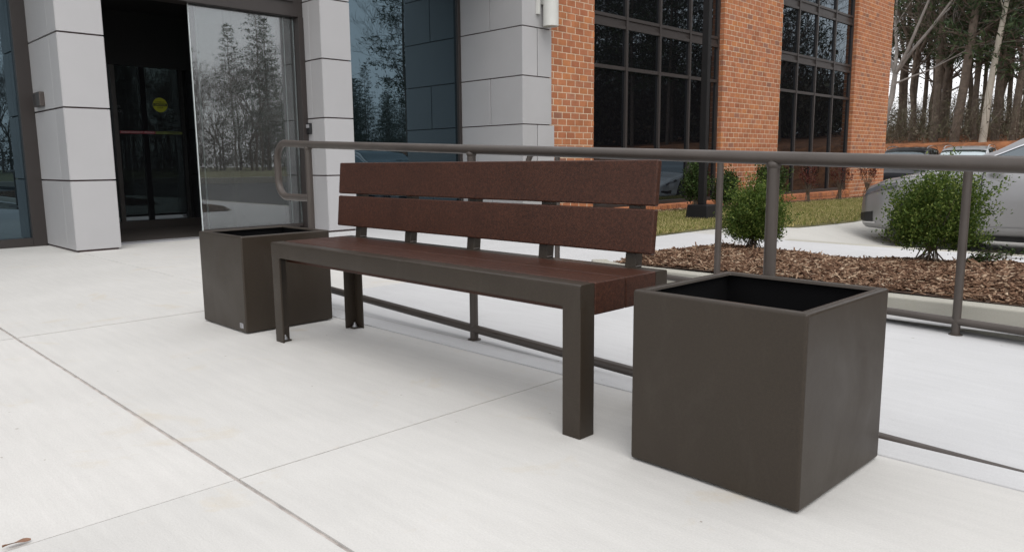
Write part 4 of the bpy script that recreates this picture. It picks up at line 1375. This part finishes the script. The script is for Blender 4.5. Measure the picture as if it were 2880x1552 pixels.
pine('pine_tree', 'thick pine leaning right in the middle of the woods', tree_at(2682, 35), 18, 63, (0.075, 0), r0=0.165, first=0.22, rad=3.2)
pine('pine_tree', 'dark pine directly behind the pale dead trunk', tree_at(2790, 37), 19, 64, (0.035, 0), r0=0.15, first=0.16, rad=3.2)
pine('pine_tree', 'pine at the right edge of the woods with low green boughs', tree_at(2845, 36), 18, 65, (0.045, 0), r0=0.13, first=0.14, rad=3.2)
pine('pine_tree', 'slender pine in front of the bare grey tree by the brick', tree_at(2562, 39), 17, 66, (0.0, 0), r0=0.11, first=0.25, rad=2.6)
sn = thing('dead_trunk', 'pale bare dead trunk standing in the woods', 'tree', tree_at(2758, 34.6))
MB().tube([(0,0,-0.3), (0.10,0,2), (0.30,0,4.2), (0.55,0,6.4)], [0.15, 0.13, 0.11, 0.07], 10).build('trunk', M['bark_pale'], sn, smooth=True)
mb = MB(); mb.tube([(0.5,0,5.7), (0.8,0,6.3), (1.2,0.1,6.7)], [0.04, 0.03, 0.012], 6); mb.tube([(0.45,0,5.2), (0.2,0,5.9), (0.1,0,6.6)], [0.03, 0.02, 0.01], 6)
mb.build('branch', M['bark_pale'], sn, smooth=True)
# more trees filling the woods in direct view
fill = [(2520, 42, 'b'), (2590, 44, 'p'), (2645, 41, 'b'), (2655, 47, 'p'), (2715, 43, 'b'), (2740, 46, 'p'), (2805, 42, 'b'), (2826, 45, 'p'), (2868, 41, 'b'), (2900, 44, 'p'), (2535, 47, 'p'), (2930, 40, 'p'), (2560, 37.5, 'b'), (2640, 38.5, 'b'), (2735, 37, 'b'), (2850, 38, 'b'), (2990, 44, 'b'), (3060, 42, 'p')]
pa = pine('pine_tree', 'pine deep in the woods behind the red bank', tree_at(*fill[1][:2]), 18, 71, (0.01, 0), 'pines deep in the woods', r0=0.105, first=0.22, rad=2.5)
pb = pine('pine_tree', 'pine deep in the woods behind the red bank', tree_at(*fill[3][:2]), 20, 72, (-0.02, 0), 'pines deep in the woods', r0=0.115, first=0.22, rad=2.7)
ba = bare_tree('bare_tree', 'leafless tree deep in the woods behind the red bank', tree_at(*fill[0][:2]), 14, 73, M['bark'], (0.02, 0), 'leafless trees deep in the woods', r0=0.14, depth=5, trunk=0.3)
bb_ = bare_tree('bare_tree', 'leafless tree deep in the woods behind the red bank', tree_at(*fill[2][:2]), 13, 74, M['bark'], (-0.04, 0), 'leafless trees deep in the woods', r0=0.12, depth=5, trunk=0.22)
ip = ib = 0
for k, (u, Y, t) in enumerate(fill):
    if k in (0, 1, 2, 3): continue
    if t == 'p':
        c = copy_tree(pa if ip % 2 else pb); ip += 1
    else:
        c = copy_tree(ba if ib % 2 else bb_); ib += 1
    c.location = tree_at(u, Y); c.rotation_euler = (0, 0, RNG.uniform(0, 6.28)); s = RNG.uniform(0.85, 1.15); c.scale = (s, s, s)
# trees across the car park, seen mirrored in the glass
ring = []
for k in range(40):
    ring.append((12 + 32*k/39 + RNG.uniform(-0.8, 0.8), RNG.uniform(40, 58), RNG.uniform(0.9, 1.2), 0.72))
for k in range(56):
    ring.append((43 + 18*k/55 + RNG.uniform(-0.4, 0.4), RNG.uniform(84, 112), RNG.uniform(0.52, 0.68), 0.92))
for k in range(60):
    ring.append((60 + 36*k/59 + RNG.uniform(-0.6, 0.6), RNG.uniform(74, 104), RNG.uniform(0.85, 1.2), 0.30))
for k in range(16):
    ring.append((-34 + 24*k/15 + RNG.uniform(-0.6, 0.6), RNG.uniform(44, 56), RNG.uniform(0.85, 1.1), 0.6))
for k, (azd, d, s, pp_) in enumerate(ring):
    az = math.radians(azd)
    x, y = 0+math.sin(az)*d, 2+math.cos(az)*d
    t = 'p' if RNG.random() < pp_ else 'b'
    src = (pa, pb)[k % 2] if t == 'p' else (ba, bb_)[k % 2]
    c = copy_tree(src)
    if azd < 0:
        c['label'] = 'pine standing behind the brick building' if t == 'p' else 'leafless tree standing behind the brick building'
        c['group'] = 'trees behind the building'
    else:
      c['label'] = 'pine across the car park, mirrored in the dark glass' if t == 'p' else 'leafless tree across the car park, mirrored in the dark glass'
      c['group'] = 'trees across the car park'
    z = bank_h(x, y) if (y > 29.8 and -45 < x < 38 and y < 75) else (bank2_h(x, y) if 37 < x < 118 and y < 70 else -1.2)
    c.location = (x, y, z-0.1); c.rotation_euler = (0, 0, RNG.uniform(0, 6.28)); c.scale = (s, s, s)
# underbrush: one tangled mass
def underbrush(n, seed, place, hmax, sz=1.0):
    rs = np.random.RandomState(seed)
    Vs = []
    for k in range(n):
        x, y, z = place(rs)
        hh = rs.uniform(0.3, 1)**1.5*hmax
        d = np.array([rs.normal()*0.8, rs.normal()*0.6, 1.0]); p = np.array([x, y, z])
        L = hh*rs.uniform(0.3, 0.7)
        p = p + np.array([0, 0, rs.uniform(0, hh*0.6)])
        q = p + d*L
        w_ = rs.uniform(0.004, 0.013)*sz
        Vs.append([p+[-w_, 0, 0], p+[w_, 0, 0], q+[w_*0.3, 0, 0], q+[-w_*0.3, 0, 0]])
        for j in range(3):
            c = p+(q-p)*rs.rand()+rs.normal(size=3)*0.16
            s = rs.uniform(0.03, 0.085)*sz
            e1, e2 = rand_dir(rs)*s, rand_dir(rs)*s*0.7
            Vs.append([c-e1, c+e2, c+e1, c-e2])
    V = np.array(Vs).reshape(-1, 3)
    return arrays_mesh('underbrush', V, np.arange(len(V)).reshape(-1, 4), M['brush'])
def place_a(rs):
    Y = rs.uniform(34.2, 50); x = at_px(rs.uniform(2420, 3100), Y); return x, Y, wood_z(x, Y)
tag(link('underbrush', underbrush(6000, 81, place_a, 2.9, 0.8)), 'tangled brown underbrush between the tree trunks on the bank', 'underbrush', kind='stuff')
def place_b(rs):
    az = math.radians(rs.uniform(10, 45) if rs.rand() < 0.6 else rs.uniform(45, 95)); d = rs.uniform(48, 64) if az < 0.75 else rs.uniform(90, 112); x, y = math.sin(az)*d, 2+math.cos(az)*d
    return x, y, (bank_h(x, y) if (y > 29.8 and x < 38 and y < 75) else (bank2_h(x, y) if 37 < x < 118 and y < 70 else -1.2))
tag(link('hedgerow', underbrush(26000, 82, place_b, 8.0, 2.6)), 'brown thicket across the car park mirrored in the glass', 'underbrush', kind='stuff')

# ------------------------------------------------------------------ a dry leaf in the paving joint
lf = thing('dry_leaf', 'curled brown dry leaf lying in the paving joint at lower left', 'leaf', (-0.462, -1.295, 0.004), math.radians(88))
V = []; 
for i in range(9):
    t = i/8; w_ = 0.007*math.sin(math.pi*t)**0.8+0.0006
    x = (t-0.5)*0.052
    V += [(x, -w_, 0.004+0.004*math.sin(t*5)), (x, 0, 0.001+0.002*math.sin(t*5)), (x, w_, 0.005*math.cos(t*4)**2+0.001)]
F = []
for i in range(8):
    for j in range(2):
        a = 3*i+j; F.append((a, a+3, a+4, a+1))
MB().add(V, F).build('blade', M['dry'], lf, smooth=True)
